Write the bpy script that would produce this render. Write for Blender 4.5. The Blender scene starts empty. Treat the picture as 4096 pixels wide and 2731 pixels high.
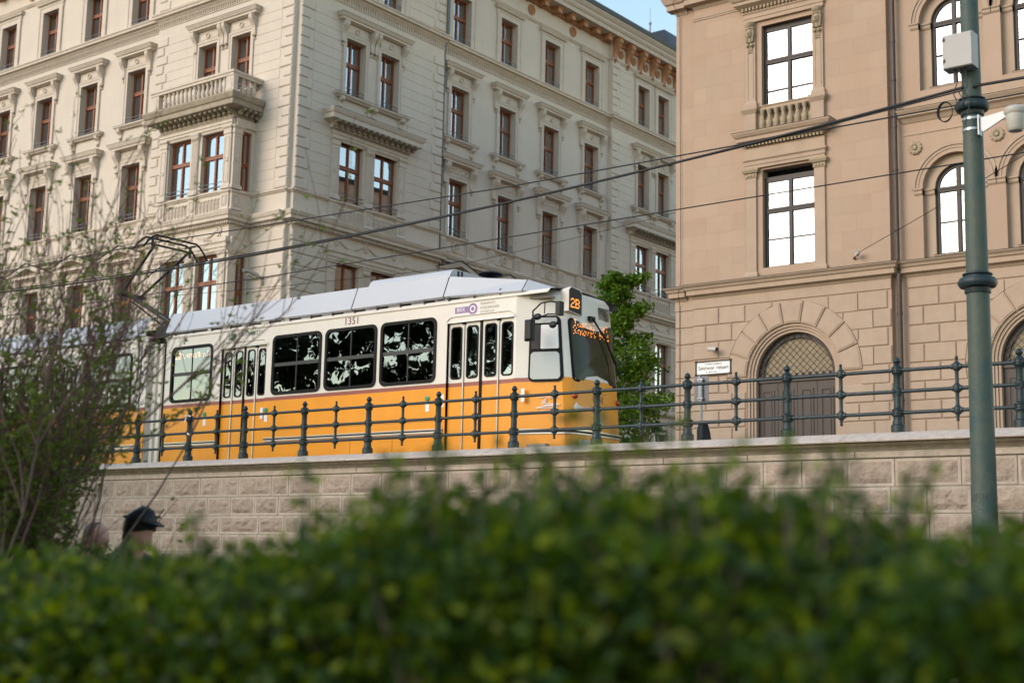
import bpy, bmesh, math, random
import numpy as np
from mathutils import Vector, Matrix

random.seed(11)
rng = np.random.default_rng(7)
R = math.radians
PI = math.pi
scene = bpy.context.scene
COL = scene.collection

# ------------------------------------------------------------------ camera
PITCH, ROLL, YAW = 0.15499, 0.02138, 0.66267
EYE = Vector((0.0, 0.0, 1.35))
fw = Vector((-math.sin(YAW), math.cos(YAW), 0)); rt = Vector((math.cos(YAW), math.sin(YAW), 0)); up = Vector((0, 0, 1))
F_ = fw * math.cos(PITCH) + up * math.sin(PITCH)
U_ = -fw * math.sin(PITCH) + up * math.cos(PITCH)
R2 = rt * math.cos(ROLL) + U_ * math.sin(ROLL)
U2 = -rt * math.sin(ROLL) + U_ * math.cos(ROLL)
cam = bpy.data.cameras.new("camera")
cam.sensor_width = 36.0
cam.lens = 49.046
cam.clip_start = 0.05
cam.clip_end = 3000
cam.dof.use_dof = True
cam.dof.focus_distance = 23.0
cam.dof.aperture_fstop = 1.8
cam_o = bpy.data.objects.new("camera", cam)
COL.objects.link(cam_o)
mw = Matrix((R2, U2, -F_)).transposed().to_4x4()
mw.translation = EYE
cam_o.matrix_world = mw
scene.camera = cam_o

# ------------------------------------------------------------------ sky and sun
SUN_EL, SUN_AZ = R(26), R(206)      # azimuth clockwise from +Y: the light comes from behind the viewer's left shoulder
world = bpy.data.worlds.new("World")
scene.world = world
world.use_nodes = True
wn = world.node_tree
bg = wn.nodes["Background"]
sky = wn.nodes.new("ShaderNodeTexSky")
sky.sky_type = 'NISHITA'
sky.sun_disc = False
sky.sun_elevation = SUN_EL
sky.sun_rotation = SUN_AZ
sky.air_density = 1.6
sky.dust_density = 0.1
sky.ozone_density = 1.0
wn.links.new(sky.outputs[0], bg.inputs[0])
bg.inputs[1].default_value = 0.15
sun = bpy.data.lights.new("sun", 'SUN')
sun.energy = 1.5
sun.angle = R(36)
sun.color = (1.0, 0.80, 0.66)
sun_o = bpy.data.objects.new("sun", sun)
COL.objects.link(sun_o)
sd = Vector((math.sin(SUN_AZ) * math.cos(SUN_EL), math.cos(SUN_AZ) * math.cos(SUN_EL), math.sin(SUN_EL)))
sun_o.rotation_euler = sd.to_track_quat('Z', 'Y').to_euler()
scene.view_settings.view_transform = 'Standard'
scene.view_settings.look = 'None'
scene.view_settings.exposure = 0.80
scene.view_settings.gamma = 1.0
scene.view_settings.use_curve_mapping = False
scene.cycles.use_denoising = True
scene.cycles.max_bounces = 8
scene.cycles.transparent_max_bounces = 16
scene.cycles.caustics_reflective = False
scene.cycles.caustics_refractive = False

# ------------------------------------------------------------------ materials
MATS = {}


def mat(name, col, rough=0.8, var=0.12, vscale=2.0, bump=0.0, bscale=40.0, metal=0.0, spec=0.5, col2=None,
        streak=0.0, emit=None, emit_s=0.0, coat=0.0, each=0.0):
    m = bpy.data.materials.new(name); m.use_nodes = True
    nt = m.node_tree; N = nt.nodes; L = nt.links
    b = N["Principled BSDF"]
    b.inputs["Roughness"].default_value = rough
    b.inputs["Metallic"].default_value = metal
    b.inputs["Specular IOR Level"].default_value = spec
    if coat:
        b.inputs["Coat Weight"].default_value = coat; b.inputs["Coat Roughness"].default_value = 0.08
    tc = N.new("ShaderNodeTexCoord")
    c = (*col, 1.0)
    if var > 0:
        nz = N.new("ShaderNodeTexNoise"); nz.inputs["Scale"].default_value = vscale; nz.inputs["Detail"].default_value = 6
        nz.inputs["Roughness"].default_value = 0.65
        L.new(tc.outputs["Object"], nz.inputs["Vector"])
        mr = N.new("ShaderNodeMapRange"); mr.inputs["From Min"].default_value = 0.3; mr.inputs["From Max"].default_value = 0.7
        L.new(nz.outputs["Fac"], mr.inputs["Value"])
        mix = N.new("ShaderNodeMix"); mix.data_type = 'RGBA'
        d = col2 if col2 else tuple(x * (1 - var) for x in col)
        e = col if col2 else tuple(min(1, x * (1 + var * 0.6)) for x in col)
        mix.inputs["A"].default_value = (*d, 1); mix.inputs["B"].default_value = (*e, 1)
        L.new(mr.outputs[0], mix.inputs["Factor"])
        out = mix.outputs["Result"]
        if streak > 0:
            mp = N.new("ShaderNodeMapping"); mp.inputs["Scale"].default_value = (3.0, 3.0, 0.25)
            L.new(tc.outputs["Object"], mp.inputs["Vector"])
            n2 = N.new("ShaderNodeTexNoise"); n2.inputs["Scale"].default_value = 1.3; n2.inputs["Detail"].default_value = 5
            L.new(mp.outputs[0], n2.inputs["Vector"])
            m2 = N.new("ShaderNodeMapRange"); m2.inputs["From Min"].default_value = 0.48; m2.inputs["From Max"].default_value = 0.75
            m2.inputs["To Max"].default_value = streak
            L.new(n2.outputs["Fac"], m2.inputs["Value"])
            mx = N.new("ShaderNodeMix"); mx.data_type = 'RGBA'
            L.new(m2.outputs[0], mx.inputs["Factor"]); L.new(out, mx.inputs["A"])
            mx.inputs["B"].default_value = tuple(x * 0.62 for x in col) + (1,)
            out = mx.outputs["Result"]
        if each > 0:                  # every block or panel has its own slightly different tone
            gi = N.new("ShaderNodeNewGeometry"); oi = N.new("ShaderNodeObjectInfo")
            ad = N.new("ShaderNodeMath"); ad.operation = 'ADD'; fc = N.new("ShaderNodeMath"); fc.operation = 'FRACT'
            L.new(gi.outputs["Random Per Island"], ad.inputs[0]); L.new(oi.outputs["Random"], ad.inputs[1]); L.new(ad.outputs[0], fc.inputs[0])
            m3 = N.new("ShaderNodeMapRange"); m3.inputs["To Min"].default_value = 1 - each; m3.inputs["To Max"].default_value = 1 + each * .7
            L.new(fc.outputs[0], m3.inputs["Value"])
            hv = N.new("ShaderNodeHueSaturation"); L.new(m3.outputs[0], hv.inputs["Value"]); L.new(out, hv.inputs["Color"])
            out = hv.outputs[0]
        L.new(out, b.inputs["Base Color"])
    else:
        b.inputs["Base Color"].default_value = c
    if bump > 0:
        nb = N.new("ShaderNodeTexNoise"); nb.inputs["Scale"].default_value = bscale; nb.inputs["Detail"].default_value = 8
        L.new(tc.outputs["Object"], nb.inputs["Vector"])
        bp = N.new("ShaderNodeBump"); bp.inputs["Strength"].default_value = bump; bp.inputs["Distance"].default_value = 0.02
        L.new(nb.outputs["Fac"], bp.inputs["Height"]); L.new(bp.outputs[0], b.inputs["Normal"])
    if emit:
        b.inputs["Emission Color"].default_value = (*emit, 1); b.inputs["Emission Strength"].default_value = emit_s
    MATS[name] = m
    return m


def glass(name, refl, tint, wave=0.0, wscale=4.0, rough=0.01):
    """Thin pane: reflects more at grazing angles, otherwise lets the room behind show through."""
    m = bpy.data.materials.new(name); m.use_nodes = True
    nt = m.node_tree; N = nt.nodes; L = nt.links
    N.remove(N["Principled BSDF"])
    o = N["Material Output"]
    tr = N.new("ShaderNodeBsdfTransparent"); tr.inputs[0].default_value = (*tint, 1)
    gl = N.new("ShaderNodeBsdfGlossy"); gl.inputs["Roughness"].default_value = rough
    gl.inputs["Color"].default_value = (0.95, 0.97, 1, 1)
    fr = N.new("ShaderNodeLayerWeight"); fr.inputs["Blend"].default_value = 0.35
    mr = N.new("ShaderNodeMapRange"); mr.inputs["To Min"].default_value = refl; mr.inputs["To Max"].default_value = 1.0
    mx = N.new("ShaderNodeMixShader")
    L.new(fr.outputs["Fresnel"], mr.inputs["Value"]); L.new(mr.outputs[0], mx.inputs[0])
    L.new(tr.outputs[0], mx.inputs[1]); L.new(gl.outputs[0], mx.inputs[2]); L.new(mx.outputs[0], o.inputs["Surface"])
    if wave:
        tc = N.new("ShaderNodeTexCoord"); nz = N.new("ShaderNodeTexNoise"); nz.inputs["Scale"].default_value = wscale
        nz.inputs["Detail"].default_value = 1.0
        L.new(tc.outputs["Object"], nz.inputs["Vector"])
        bp = N.new("ShaderNodeBump"); bp.inputs["Strength"].default_value = wave; bp.inputs["Distance"].default_value = 0.02
        L.new(nz.outputs["Fac"], bp.inputs["Height"]); L.new(bp.outputs[0], gl.inputs["Normal"])
    MATS[name] = m
    return m


def leaf_mat(name, col, trans, rough=0.5):
    m = bpy.data.materials.new(name); m.use_nodes = True
    nt = m.node_tree; N = nt.nodes; L = nt.links
    b = N["Principled BSDF"]; b.inputs["Roughness"].default_value = rough; b.inputs["Specular IOR Level"].default_value = 0.2
    gi = N.new("ShaderNodeObjectInfo")
    ge = N.new("ShaderNodeNewGeometry")
    hs = N.new("ShaderNodeHueSaturation"); hs.inputs["Color"].default_value = (*col, 1)
    mr = N.new("ShaderNodeMapRange"); mr.inputs["To Min"].default_value = 0.6; mr.inputs["To Max"].default_value = 1.4
    L.new(ge.outputs["Random Per Island"], mr.inputs["Value"]); L.new(mr.outputs[0], hs.inputs["Value"])
    L.new(hs.outputs[0], b.inputs["Base Color"])
    tl = N.new("ShaderNodeBsdfTranslucent"); tl.inputs[0].default_value = (*trans, 1)
    mx = N.new("ShaderNodeMixShader"); mx.inputs[0].default_value = 0.35
    L.new(b.outputs[0], mx.inputs[1]); L.new(tl.outputs[0], mx.inputs[2]); L.new(mx.outputs[0], N["Material Output"].inputs["Surface"])
    MATS[name] = m
    return m


cream = mat("cream_stucco", (0.62, 0.54, 0.455), 0.9, 0.06, 0.7, 0.15, 60, streak=0.12)
cream_trim = mat("cream_trim", (0.60, 0.515, 0.43), 0.85, 0.10, 3.0, 0.2, 50, streak=0.2)
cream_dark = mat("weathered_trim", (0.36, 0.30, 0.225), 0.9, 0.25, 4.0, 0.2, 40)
terracotta = mat("terracotta", (0.44, 0.215, 0.105), 0.85, 0.18, 6.0, 0.2, 40)
zinc = mat("zinc_roof", (0.032, 0.036, 0.040), 0.5, 0.15, 2.0, metal=0.3)
peach = mat("peach_stucco", (0.445, 0.325, 0.238), 0.92, 0.10, 0.9, 0.15, 60, col2=(0.425, 0.288, 0.204), streak=0.10, each=0.045)
peach_trim = mat("peach_trim", (0.44, 0.325, 0.238), 0.9, 0.09, 2.0, 0.15, 50, streak=0.16, each=0.04)
peach_worn = mat("worn_peach", (0.38, 0.30, 0.20), 0.9, 0.2, 8.0, 0.25, 40)
wood = mat("orange_wood", (0.26, 0.075, 0.024), 0.45, 0.25, 9.0)
wood_dk = mat("brown_wood", (0.017, 0.009, 0.006), 0.5, 0.25, 8.0)
door_paint = mat("brown_door_paint", (0.062, 0.044, 0.035), 0.55, 0.12, 5.0)
iron_bar = mat("grey_guard_bar", (0.16, 0.19, 0.22), 0.5, 0.1)
iron_blk = mat("black_iron", (0.009, 0.008, 0.008), 0.5, 0.1)
room = mat("dark_room", (0.03, 0.028, 0.026), 0.9, 0.0)
room_w = mat("pale_room", (0.45, 0.45, 0.44), 0.9, 0.0)
curtain = mat("white_curtain", (0.80, 0.80, 0.82), 0.9, 0.06, 3.0)
blind = mat("white_blind", (0.38, 0.39, 0.41), 0.9, 0.03, 3.0)
inner_white = mat("white_inner_frame", (0.34, 0.35, 0.37), 0.6, 0.03)
glass_b = glass("house_glass", 0.45, (0.80, 0.84, 0.86), 0.03, 2.5)
glass_r = glass("large_window_glass", 0.10, (0.93, 0.95, 0.95), 0.04, 2.0)
glass_t = glass("tram_glass", 0.20, (0.52, 0.54, 0.54), 0.10, 3.0)
pipe_m = mat("grey_zinc_pipe", (0.13, 0.15, 0.17), 0.45, 0.1, metal=0.4)
pipe_br = mat("brown_rain_pipe", (0.045, 0.035, 0.033), 0.5, 0.3, 6.0, col2=(0.09, 0.05, 0.04))
stone_rock = mat("rough_stone", (0.42, 0.335, 0.27), 0.95, 0.3, 7.0, 1.0, 26, col2=(0.28, 0.215, 0.168), each=0.13)
stone_edge = mat("dressed_stone", (0.46, 0.385, 0.315), 0.9, 0.2, 9.0, 0.3, 50, each=0.08, streak=0.25)
stone_mould = mat("dirty_moulding", (0.36, 0.30, 0.215), 0.9, 0.35, 7.0, 0.4, 40, col2=(0.20, 0.16, 0.115), streak=0.4)
stone_cop = mat("pale_coping", (0.60, 0.52, 0.45), 0.9, 0.2, 9.0, 0.5, 45, col2=(0.44, 0.37, 0.315))
mortar = mat("mortar", (0.33, 0.285, 0.23), 0.95, 0.2, 10.0)
green_iron = mat("green_iron_paint", (0.0115, 0.027, 0.031), 0.45, 0.25, 14.0, 0.25, 60)
green_pole = mat("weathered_green_pole", (0.025, 0.062, 0.064), 0.6, 0.2, 3.5, 0.3, 30, col2=(0.072, 0.085, 0.058))
asphalt = mat("asphalt", (0.055, 0.054, 0.052), 0.95, 0.2, 3.0, 0.5, 80)
paving = mat("paving", (0.24, 0.22, 0.2), 0.9, 0.15, 2.0, 0.3, 60)
steel = mat("steel", (0.42, 0.42, 0.43), 0.35, 0.1, metal=0.9)
galv = mat("galvanised", (0.33, 0.34, 0.35), 0.42, 0.12, 20.0, metal=0.5)
sign_back = mat("sign_back", (0.20, 0.20, 0.205), 0.5, 0.06)
grey_box = mat("grey_plastic_box", (0.43, 0.41, 0.39), 0.6, 0.05, 4.0)
white_plastic = mat("white_plastic", (0.48, 0.46, 0.41), 0.45, 0.05)
black_rub = mat("black_rubber", (0.006, 0.006, 0.007), 0.6, 0.1, spec=0.2)
black_pl = mat("black_plastic", (0.008, 0.0085, 0.0095), 0.45, 0.1, spec=0.3)
wire_m = mat("black_cable", (0.008, 0.008, 0.009), 0.6, 0.0)
t_white = mat("tram_white", (0.76, 0.70, 0.62), 0.36, 0.05, 1.5, coat=0.15, streak=0.06)
t_yellow = mat("tram_yellow", (0.84, 0.315, 0.006), 0.4, 0.08, 1.2, coat=0.1, streak=0.1)
t_red = mat("tram_red_stripe", (0.30, 0.085, 0.06), 0.4, 0.06)
t_roof = mat("tram_roof_grey", (0.16, 0.165, 0.17), 0.6, 0.15)
t_panel = mat("roof_screen_white", (0.50, 0.505, 0.525), 0.4, 0.03, 1.0)
t_in = mat("tram_lining", (0.30, 0.28, 0.25), 0.7, 0.05)
t_seat = mat("tram_seat", (0.10, 0.05, 0.04), 0.8, 0.05)
t_rail = mat("yellow_handrail", (0.75, 0.36, 0.02), 0.35, 0.0)
dark_bar = mat("dark_glazing_bar", (0.03, 0.03, 0.031), 0.5, 0.1)
alu = mat("aluminium_strip", (0.55, 0.54, 0.52), 0.35, 0.05, metal=0.8)
t_font = mat("maroon_lettering", (0.16, 0.06, 0.055), 0.5, 0.0)
blue_font = mat("grey_blue_lettering", (0.13, 0.17, 0.24), 0.5, 0.0)
grey_font = mat("pale_grey_lettering", (0.50, 0.47, 0.44), 0.5, 0.0)
purple = mat("purple_badge", (0.27, 0.16, 0.31), 0.5, 0.0)
white_p = mat("white_print", (0.80, 0.79, 0.78), 0.5, 0.0)
black_p = mat("black_print", (0.02, 0.02, 0.02), 0.5, 0.0)
led = mat("orange_led", (0.9, 0.3, 0.04), 0.5, 0.0, emit=(1.0, 0.30, 0.05), emit_s=1.8)
led_dim = mat("pale_orange_led", (0.9, 0.5, 0.3), 0.5, 0.0, emit=(1.0, 0.50, 0.26), emit_s=2.2)
red_lens = mat("red_lens", (0.42, 0.05, 0.02), 0.25, 0.1)
green_btn = mat("green_button", (0.05, 0.30, 0.12), 0.4, 0.0)
skin = mat("skin", (0.50, 0.28, 0.20), 0.55, 0.08, 8.0)
hair = mat("dark_hair", (0.018, 0.013, 0.011), 0.6, 0.1)
cloth_dk = mat("dark_cloth", (0.02, 0.021, 0.026), 0.9, 0.1)
cloth_blue = mat("blue_cloth", (0.06, 0.10, 0.23), 0.9, 0.15, 8.0)
cloth_red = mat("red_cloth", (0.28, 0.02, 0.035), 0.9, 0.1)
bag_m = mat("black_bag", (0.005, 0.005, 0.006), 0.4, 0.1, spec=0.3)
bark = mat("bark", (0.10, 0.075, 0.06), 0.9, 0.3, 10.0, 0.5, 30)
twig = mat("reddish_twig", (0.12, 0.065, 0.058), 0.85, 0.3, 12.0)
hedge1 = leaf_mat("hedge_leaf_dark", (0.030, 0.066, 0.004), (0.09, 0.16, 0.002))
hedge2 = leaf_mat("hedge_leaf_bluish", (0.028, 0.060, 0.015), (0.06, 0.12, 0.008), 0.40)
hedge3 = leaf_mat("hedge_leaf_young", (0.10, 0.135, 0.004), (0.24, 0.30, 0.003))
bush1 = leaf_mat("bush_leaf", (0.085, 0.125, 0.022), (0.20, 0.28, 0.015))
bush2 = leaf_mat("bush_bud", (0.16, 0.07, 0.07), (0.20, 0.10, 0.08))
maple1 = leaf_mat("maple_leaf", (0.10, 0.20, 0.018), (0.24, 0.36, 0.015))
maple2 = leaf_mat("maple_leaf_dark", (0.048, 0.115, 0.012), (0.12, 0.21, 0.012))
plane_leaf = leaf_mat("plane_tree_leaf", (0.022, 0.036, 0.014), (0.02, 0.04, 0.01))


# ------------------------------------------------------------------ mesh helpers
class MB:
    def __init__(self):
        self.v = []; self.f = []; self.m = []

    def add(self, vs, fs, mi=0):
        o = len(self.v); self.v += [tuple(p) for p in vs]
        self.f += [tuple(i + o for i in f) for f in fs]; self.m += [mi] * len(fs)
        return self

    def box(self, x0, x1, y0, y1, z0, z1, mi=0):
        return self.add([(x0, y0, z0), (x1, y0, z0), (x1, y1, z0), (x0, y1, z0), (x0, y0, z1), (x1, y0, z1), (x1, y1, z1), (x0, y1, z1)],
                        [(0, 3, 2, 1), (4, 5, 6, 7), (0, 1, 5, 4), (1, 2, 6, 5), (2, 3, 7, 6), (3, 0, 4, 7)], mi)

    def slab(self, x0, x1, z0, z1, y0, y1, ch=0.01, mi=0):
        """block with a chamfered front face (front is y0, the smaller y)"""
        v = [(x0, y0 + ch, z0), (x1, y0 + ch, z0), (x1, y0 + ch, z1), (x0, y0 + ch, z1),
             (x0 + ch, y0, z0 + ch), (x1 - ch, y0, z0 + ch), (x1 - ch, y0, z1 - ch), (x0 + ch, y0, z1 - ch),
             (x0, y1, z0), (x1, y1, z0), (x1, y1, z1), (x0, y1, z1)]
        return self.add(v, [(4, 5, 6, 7), (0, 1, 5, 4), (1, 2, 6, 5), (2, 3, 7, 6), (3, 0, 4, 7), (0, 8, 9, 1), (1, 9, 10, 2), (2, 10, 11, 3), (3, 11, 8, 0)], mi)

    def ledge(self, uL, uR, prof, back=0.02, mi=0, retL=True, retR=True):
        """moulding with returns: prof = [(projection, z)...] from bottom to top, wall face at y = 0, outwards is -y"""
        o0 = min(p[0] for p in prof); vs = []; fs = []
        for (o, z) in prof:
            e = o - o0
            a = uL - (e if retL else 0); b = uR + (e if retR else 0)
            vs += [(a, back, z), (a, -o, z), (b, -o, z), (b, back, z)]
        n = len(prof)
        for i in range(n - 1):
            p = 4 * i; q = p + 4
            for k in range(3):
                fs.append((p + k, p + k + 1, q + k + 1, q + k))
        fs.append((0, 3, 2, 1)); t = 4 * (n - 1); fs.append((t, t + 1, t + 2, t + 3))
        return self.add(vs, fs, mi)

    def ledge_y(self, yA, yB, x, prof, back=0.02, mi=0):
        """straight moulding running along y, projecting towards +x from x"""
        vs = []; fs = []
        for (o, z) in prof:
            vs += [(x + o, yA, z), (x + o, yB, z)]
        n = len(prof)
        for i in range(n - 1):
            fs.append((2 * i, 2 * i + 1, 2 * i + 3, 2 * i + 2))
        vs += [(x - back, yA, prof[0][1]), (x - back, yB, prof[0][1]), (x - back, yA, prof[-1][1]), (x - back, yB, prof[-1][1])]
        k = 2 * n
        fs += [(k, k + 1, 1, 0), (2 * n - 2, 2 * n - 1, k + 3, k + 2)]
        return self.add(vs, fs, mi)

    def lathe(self, prof, cx=0, cy=0, seg=12, mi=0, axis='z', cz=0):
        vs = []; fs = []
        for (r, h) in prof:
            for k in range(seg):
                a = 2 * PI * k / seg
                if axis == 'z':
                    vs.append((cx + r * math.cos(a), cy + r * math.sin(a), cz + h))
                else:                      # axis along -y, h is projection outwards
                    vs.append((cx + r * math.cos(a), cy - h, cz + r * math.sin(a)))
        n = len(prof)
        for i in range(n - 1):
            for k in range(seg):
                k2 = (k + 1) % seg
                fs.append((i * seg + k, i * seg + k2, (i + 1) * seg + k2, (i + 1) * seg + k))
        fs.append(tuple(range(seg - 1, -1, -1))); fs.append(tuple(range((n - 1) * seg, n * seg)))
        return self.add(vs, fs, mi)

    def tube(self, pts, r, seg=6, mi=0, r2=None, cap=True):
        pts = [Vector(p) for p in pts]; n = len(pts); vs = []; fs = []
        prev = None
        for i, p in enumerate(pts):
            t = (pts[min(i + 1, n - 1)] - pts[max(i - 1, 0)])
            if t.length < 1e-9: t = Vector((0, 0, 1))
            t.normalize()
            if prev is None:
                a = t.orthogonal().normalized()
            else:
                a = prev - t * prev.dot(t)
                a = a.normalized() if a.length > 1e-6 else t.orthogonal().normalized()
            prev = a; b = t.cross(a)
            rr = r if r2 is None else r + (r2 - r) * i / (n - 1)
            for k in range(seg):
                an = 2 * PI * k / seg
                vs.append(p + a * (rr * math.cos(an)) + b * (rr * math.sin(an)))
        for i in range(n - 1):
            for k in range(seg):
                k2 = (k + 1) % seg
                fs.append((i * seg + k, i * seg + k2, (i + 1) * seg + k2, (i + 1) * seg + k))
        if cap:
            fs.append(tuple(range(seg - 1, -1, -1))); fs.append(tuple(range((n - 1) * seg, n * seg)))
        return self.add(vs, fs, mi)

    def ball(self, c, r, seg=8, rings=6, mi=0, sc=(1, 1, 1)):
        vs = []; fs = []
        for i in range(rings + 1):
            th = PI * i / rings
            for k in range(seg):
                a = 2 * PI * k / seg
                vs.append((c[0] + r * sc[0] * math.sin(th) * math.cos(a), c[1] + r * sc[1] * math.sin(th) * math.sin(a), c[2] - r * sc[2] * math.cos(th)))
        for i in range(rings):
            for k in range(seg):
                k2 = (k + 1) % seg
                fs.append((i * seg + k, i * seg + k2, (i + 1) * seg + k2, (i + 1) * seg + k))
        return self.add(vs, fs, mi)

    def prism(self, poly, y0, y1, mi=0):
        """polygon in (x, z), counter-clockwise seen from -y, extruded from y0 (front) to y1"""
        n = len(poly)
        vs = [(x, y0, z) for x, z in poly] + [(x, y1, z) for x, z in poly]
        fs = [tuple(range(n)), tuple(range(2 * n - 1, n - 1, -1))]
        for i in range(n):
            j = (i + 1) % n
            fs.append((i, i + n, j + n, j))
        return self.add(vs, fs, mi)

    def wall(self, u0, u1, z0, z1, holes, depth=0.25, zcuts=(), mfun=None, rmi=0, y=0.0):
        """flat wall at y, facing -y, with rectangular holes and their reveals"""
        us = sorted({u0, u1, *[h[0] for h in holes], *[h[1] for h in holes]})
        zs = sorted({z0, z1, *[h[2] for h in holes], *[h[3] for h in holes], *zcuts})
        us = [u for u in us if u0 <= u <= u1]; zs = [z for z in zs if z0 <= z <= z1]
        for i in range(len(us) - 1):
            for j in range(len(zs) - 1):
                cu = (us[i] + us[i + 1]) / 2; cz = (zs[j] + zs[j + 1]) / 2
                if any(h[0] < cu < h[1] and h[2] < cz < h[3] for h in holes): continue
                self.add([(us[i], y, zs[j]), (us[i + 1], y, zs[j]), (us[i + 1], y, zs[j + 1]), (us[i], y, zs[j + 1])], [(0, 1, 2, 3)],
                         mfun(cu, cz) if mfun else 0)
        for h in holes:
            a, b, c, d = h[:4]; D = depth
            self.add([(a, y, c), (b, y, c), (b, y, d), (a, y, d), (a, y + D, c), (b, y + D, c), (b, y + D, d), (a, y + D, d)],
                     [(0, 4, 5, 1), (1, 5, 6, 2), (2, 6, 7, 3), (3, 7, 4, 0)], rmi)
        return self

    def mesh(self, name, mats, smooth=None):
        me = bpy.data.meshes.new(name)
        me.from_pydata(self.v, [], self.f)
        for m in (mats if isinstance(mats, (list, tuple)) else [mats]):
            me.materials.append(m)
        if any(self.m): me.polygons.foreach_set("material_index", self.m)
        if smooth is not None:
            me.polygons.foreach_set("use_smooth", [True] * len(self.f))
            me.set_sharp_from_angle(angle=R(smooth))
        me.update()
        return me


def link(name, data, parent=None, loc=(0, 0, 0), rz=0.0):
    o = bpy.data.objects.new(name, data); COL.objects.link(o)
    o.location = loc; o.rotation_euler = (0, 0, rz)
    if parent is not None: o.parent = parent
    return o


def obj(name, mb, mats, parent=None, loc=(0, 0, 0), rz=0.0, smooth=None):
    return link(name, mb.mesh(name, mats, smooth), parent, loc, rz)


def tag(o, label=None, cat=None, group=None, kind=None):
    if label: o["label"] = label
    if cat: o["category"] = cat
    if group: o["group"] = group
    if kind: o["kind"] = kind
    return o


def thing(name, label, cat, loc=(0, 0, 0), rz=0.0, group=None):
    return tag(link(name, None, None, loc, rz), label, cat, group)


def copy_tree(o, parent=None):
    c = o.copy(); COL.objects.link(c); c.parent = parent
    for ch in list(o.children): copy_tree(ch, c)
    return c


def text_mesh(s, size, shear=0.0, extrude=0.002, align='CENTER', spacing=1.0):
    cu = bpy.data.curves.new("lettering", 'FONT'); cu.body = s; cu.size = size; cu.shear = shear
    cu.align_x = align; cu.align_y = 'CENTER'; cu.extrude = extrude; cu.resolution_u = 3; cu.space_character = spacing
    o = bpy.data.objects.new("lettering", cu); COL.objects.link(o)
    bpy.context.view_layer.update()
    me = bpy.data.meshes.new_from_object(o.evaluated_get(bpy.context.evaluated_depsgraph_get()))
    bpy.data.objects.remove(o); bpy.data.curves.remove(cu)
    return me


def text(name, s, size, m, parent, loc, rot=(PI / 2, 0, 0), **k):
    me = text_mesh(s, size, **k); me.materials.clear(); me.materials.append(m)
    o = link(name, me, parent, loc); o.rotation_euler = rot
    return o
# ------------------------------------------------------------------ shared architectural pieces
WC = {}


def wthing(name, label, cat, loc, group=None):
    """a thing whose children are given in world coordinates"""
    o = thing(name, label, cat, loc, 0, group); WC[o.name] = Vector(loc)
    return o


_link = link


def link(name, data, parent=None, loc=(0, 0, 0), rz=0.0):
    o = _link(name, data, parent, loc, rz)
    if parent is not None and parent.name in WC:
        o.matrix_parent_inverse = Matrix.Translation(-WC[parent.name])
    return o


def prism_x(mb, poly, x0, x1, mi=0):
    """polygon in (y, z) extruded along x"""
    n = len(poly)
    vs = [(x0, y, z) for y, z in poly] + [(x1, y, z) for y, z in poly]
    fs = [tuple(range(n - 1, -1, -1)), tuple(range(n, 2 * n))]
    for i in range(n):
        j = (i + 1) % n
        fs.append((i, j, j + n, i + n))
    return mb.add(vs, fs, mi)


def console_mesh(w, h, dtop, mats, leaf=True):
    """S-shaped bracket: top at z = 0, hangs down h, projects dtop at the top"""
    mb = MB(); P = [(0.01, 0)]
    for i in range(13):
        t = i / 12
        d = dtop * (0.20 + 0.80 * (0.5 + 0.5 * math.cos(PI * min(1, t * 1.25))) ** 0.8) + 0.025 * math.sin(t * PI * 3)
        P.append((-d, -h * 0.86 * t))
    P.append((0.01, -h * 0.86))
    P = P[::-1]
    prism_x(mb, P, -w / 2, w / 2)
    mb.box(-w / 2 - 0.02, w / 2 + 0.02, -dtop - 0.02, 0.01, 0, 0.05)
    for s in (-1, 1):                         # volute on each cheek
        vs = MB().lathe([(0.0, 0.0), (w * 0.34, 0.0), (w * 0.30, 0.02), (w * 0.1, 0.025)], 0, 0, 10, axis='y')
        for (x, y, z) in vs.v: pass
        mb.add([(s * (w / 2 + (-y)), -dtop * 0.62 + x, -h * 0.16 + z) for (x, y, z) in vs.v], vs.f)
    mb.ball((0, -dtop * 0.26, -h * 0.86), w * 0.42, 8, 6, sc=(1.1, 0.8, 0.7))
    mb.ball((0, -0.03, -h * 0.95), w * 0.27, 8, 6, sc=(1, 0.8, 1.3))
    mb.box(-w / 2, w / 2, -0.03, 0.01, -h * 1.04, -h * 1.0)
    return mb.mesh("console", mats, 40)


def ring_mesh(r, mats, proj=0.05, inner=True):
    mb = MB()
    mb.lathe([(r, 0.0), (r, proj), (r * 0.86, proj * 1.2), (r * 0.78, proj), (r * 0.74, proj * 0.3), (r * 0.02, proj * 0.25)], axis='y', seg=18)
    if inner:
        mb.lathe([(r * 0.24, 0), (r * 0.22, proj * 0.9), (r * 0.05, proj * 1.1)], axis='y', seg=10)
        for k in range(6):
            a = k * PI / 3 + 0.3
            mb.ball((math.cos(a) * r * 0.46, -proj * 0.4, math.sin(a) * r * 0.46), r * 0.17, 6, 4, sc=(1, 0.7, 1))
    return mb.mesh("medallion", mats, 35)


def rails_mesh(w, n=2):
    mb = MB()
    for i in range(n):
        z = 0.13 + 0.14 * i
        mb.tube([(-w / 2 - 0.03, -0.02, z), (w / 2 + 0.03, -0.02, z)], 0.014, 6)
        for s in (-1, 1): mb.ball((s * (w / 2 + 0.02), -0.02, z), 0.03, 6, 4)
    return mb.mesh("guard_bar", iron_bar, 60)


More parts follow.
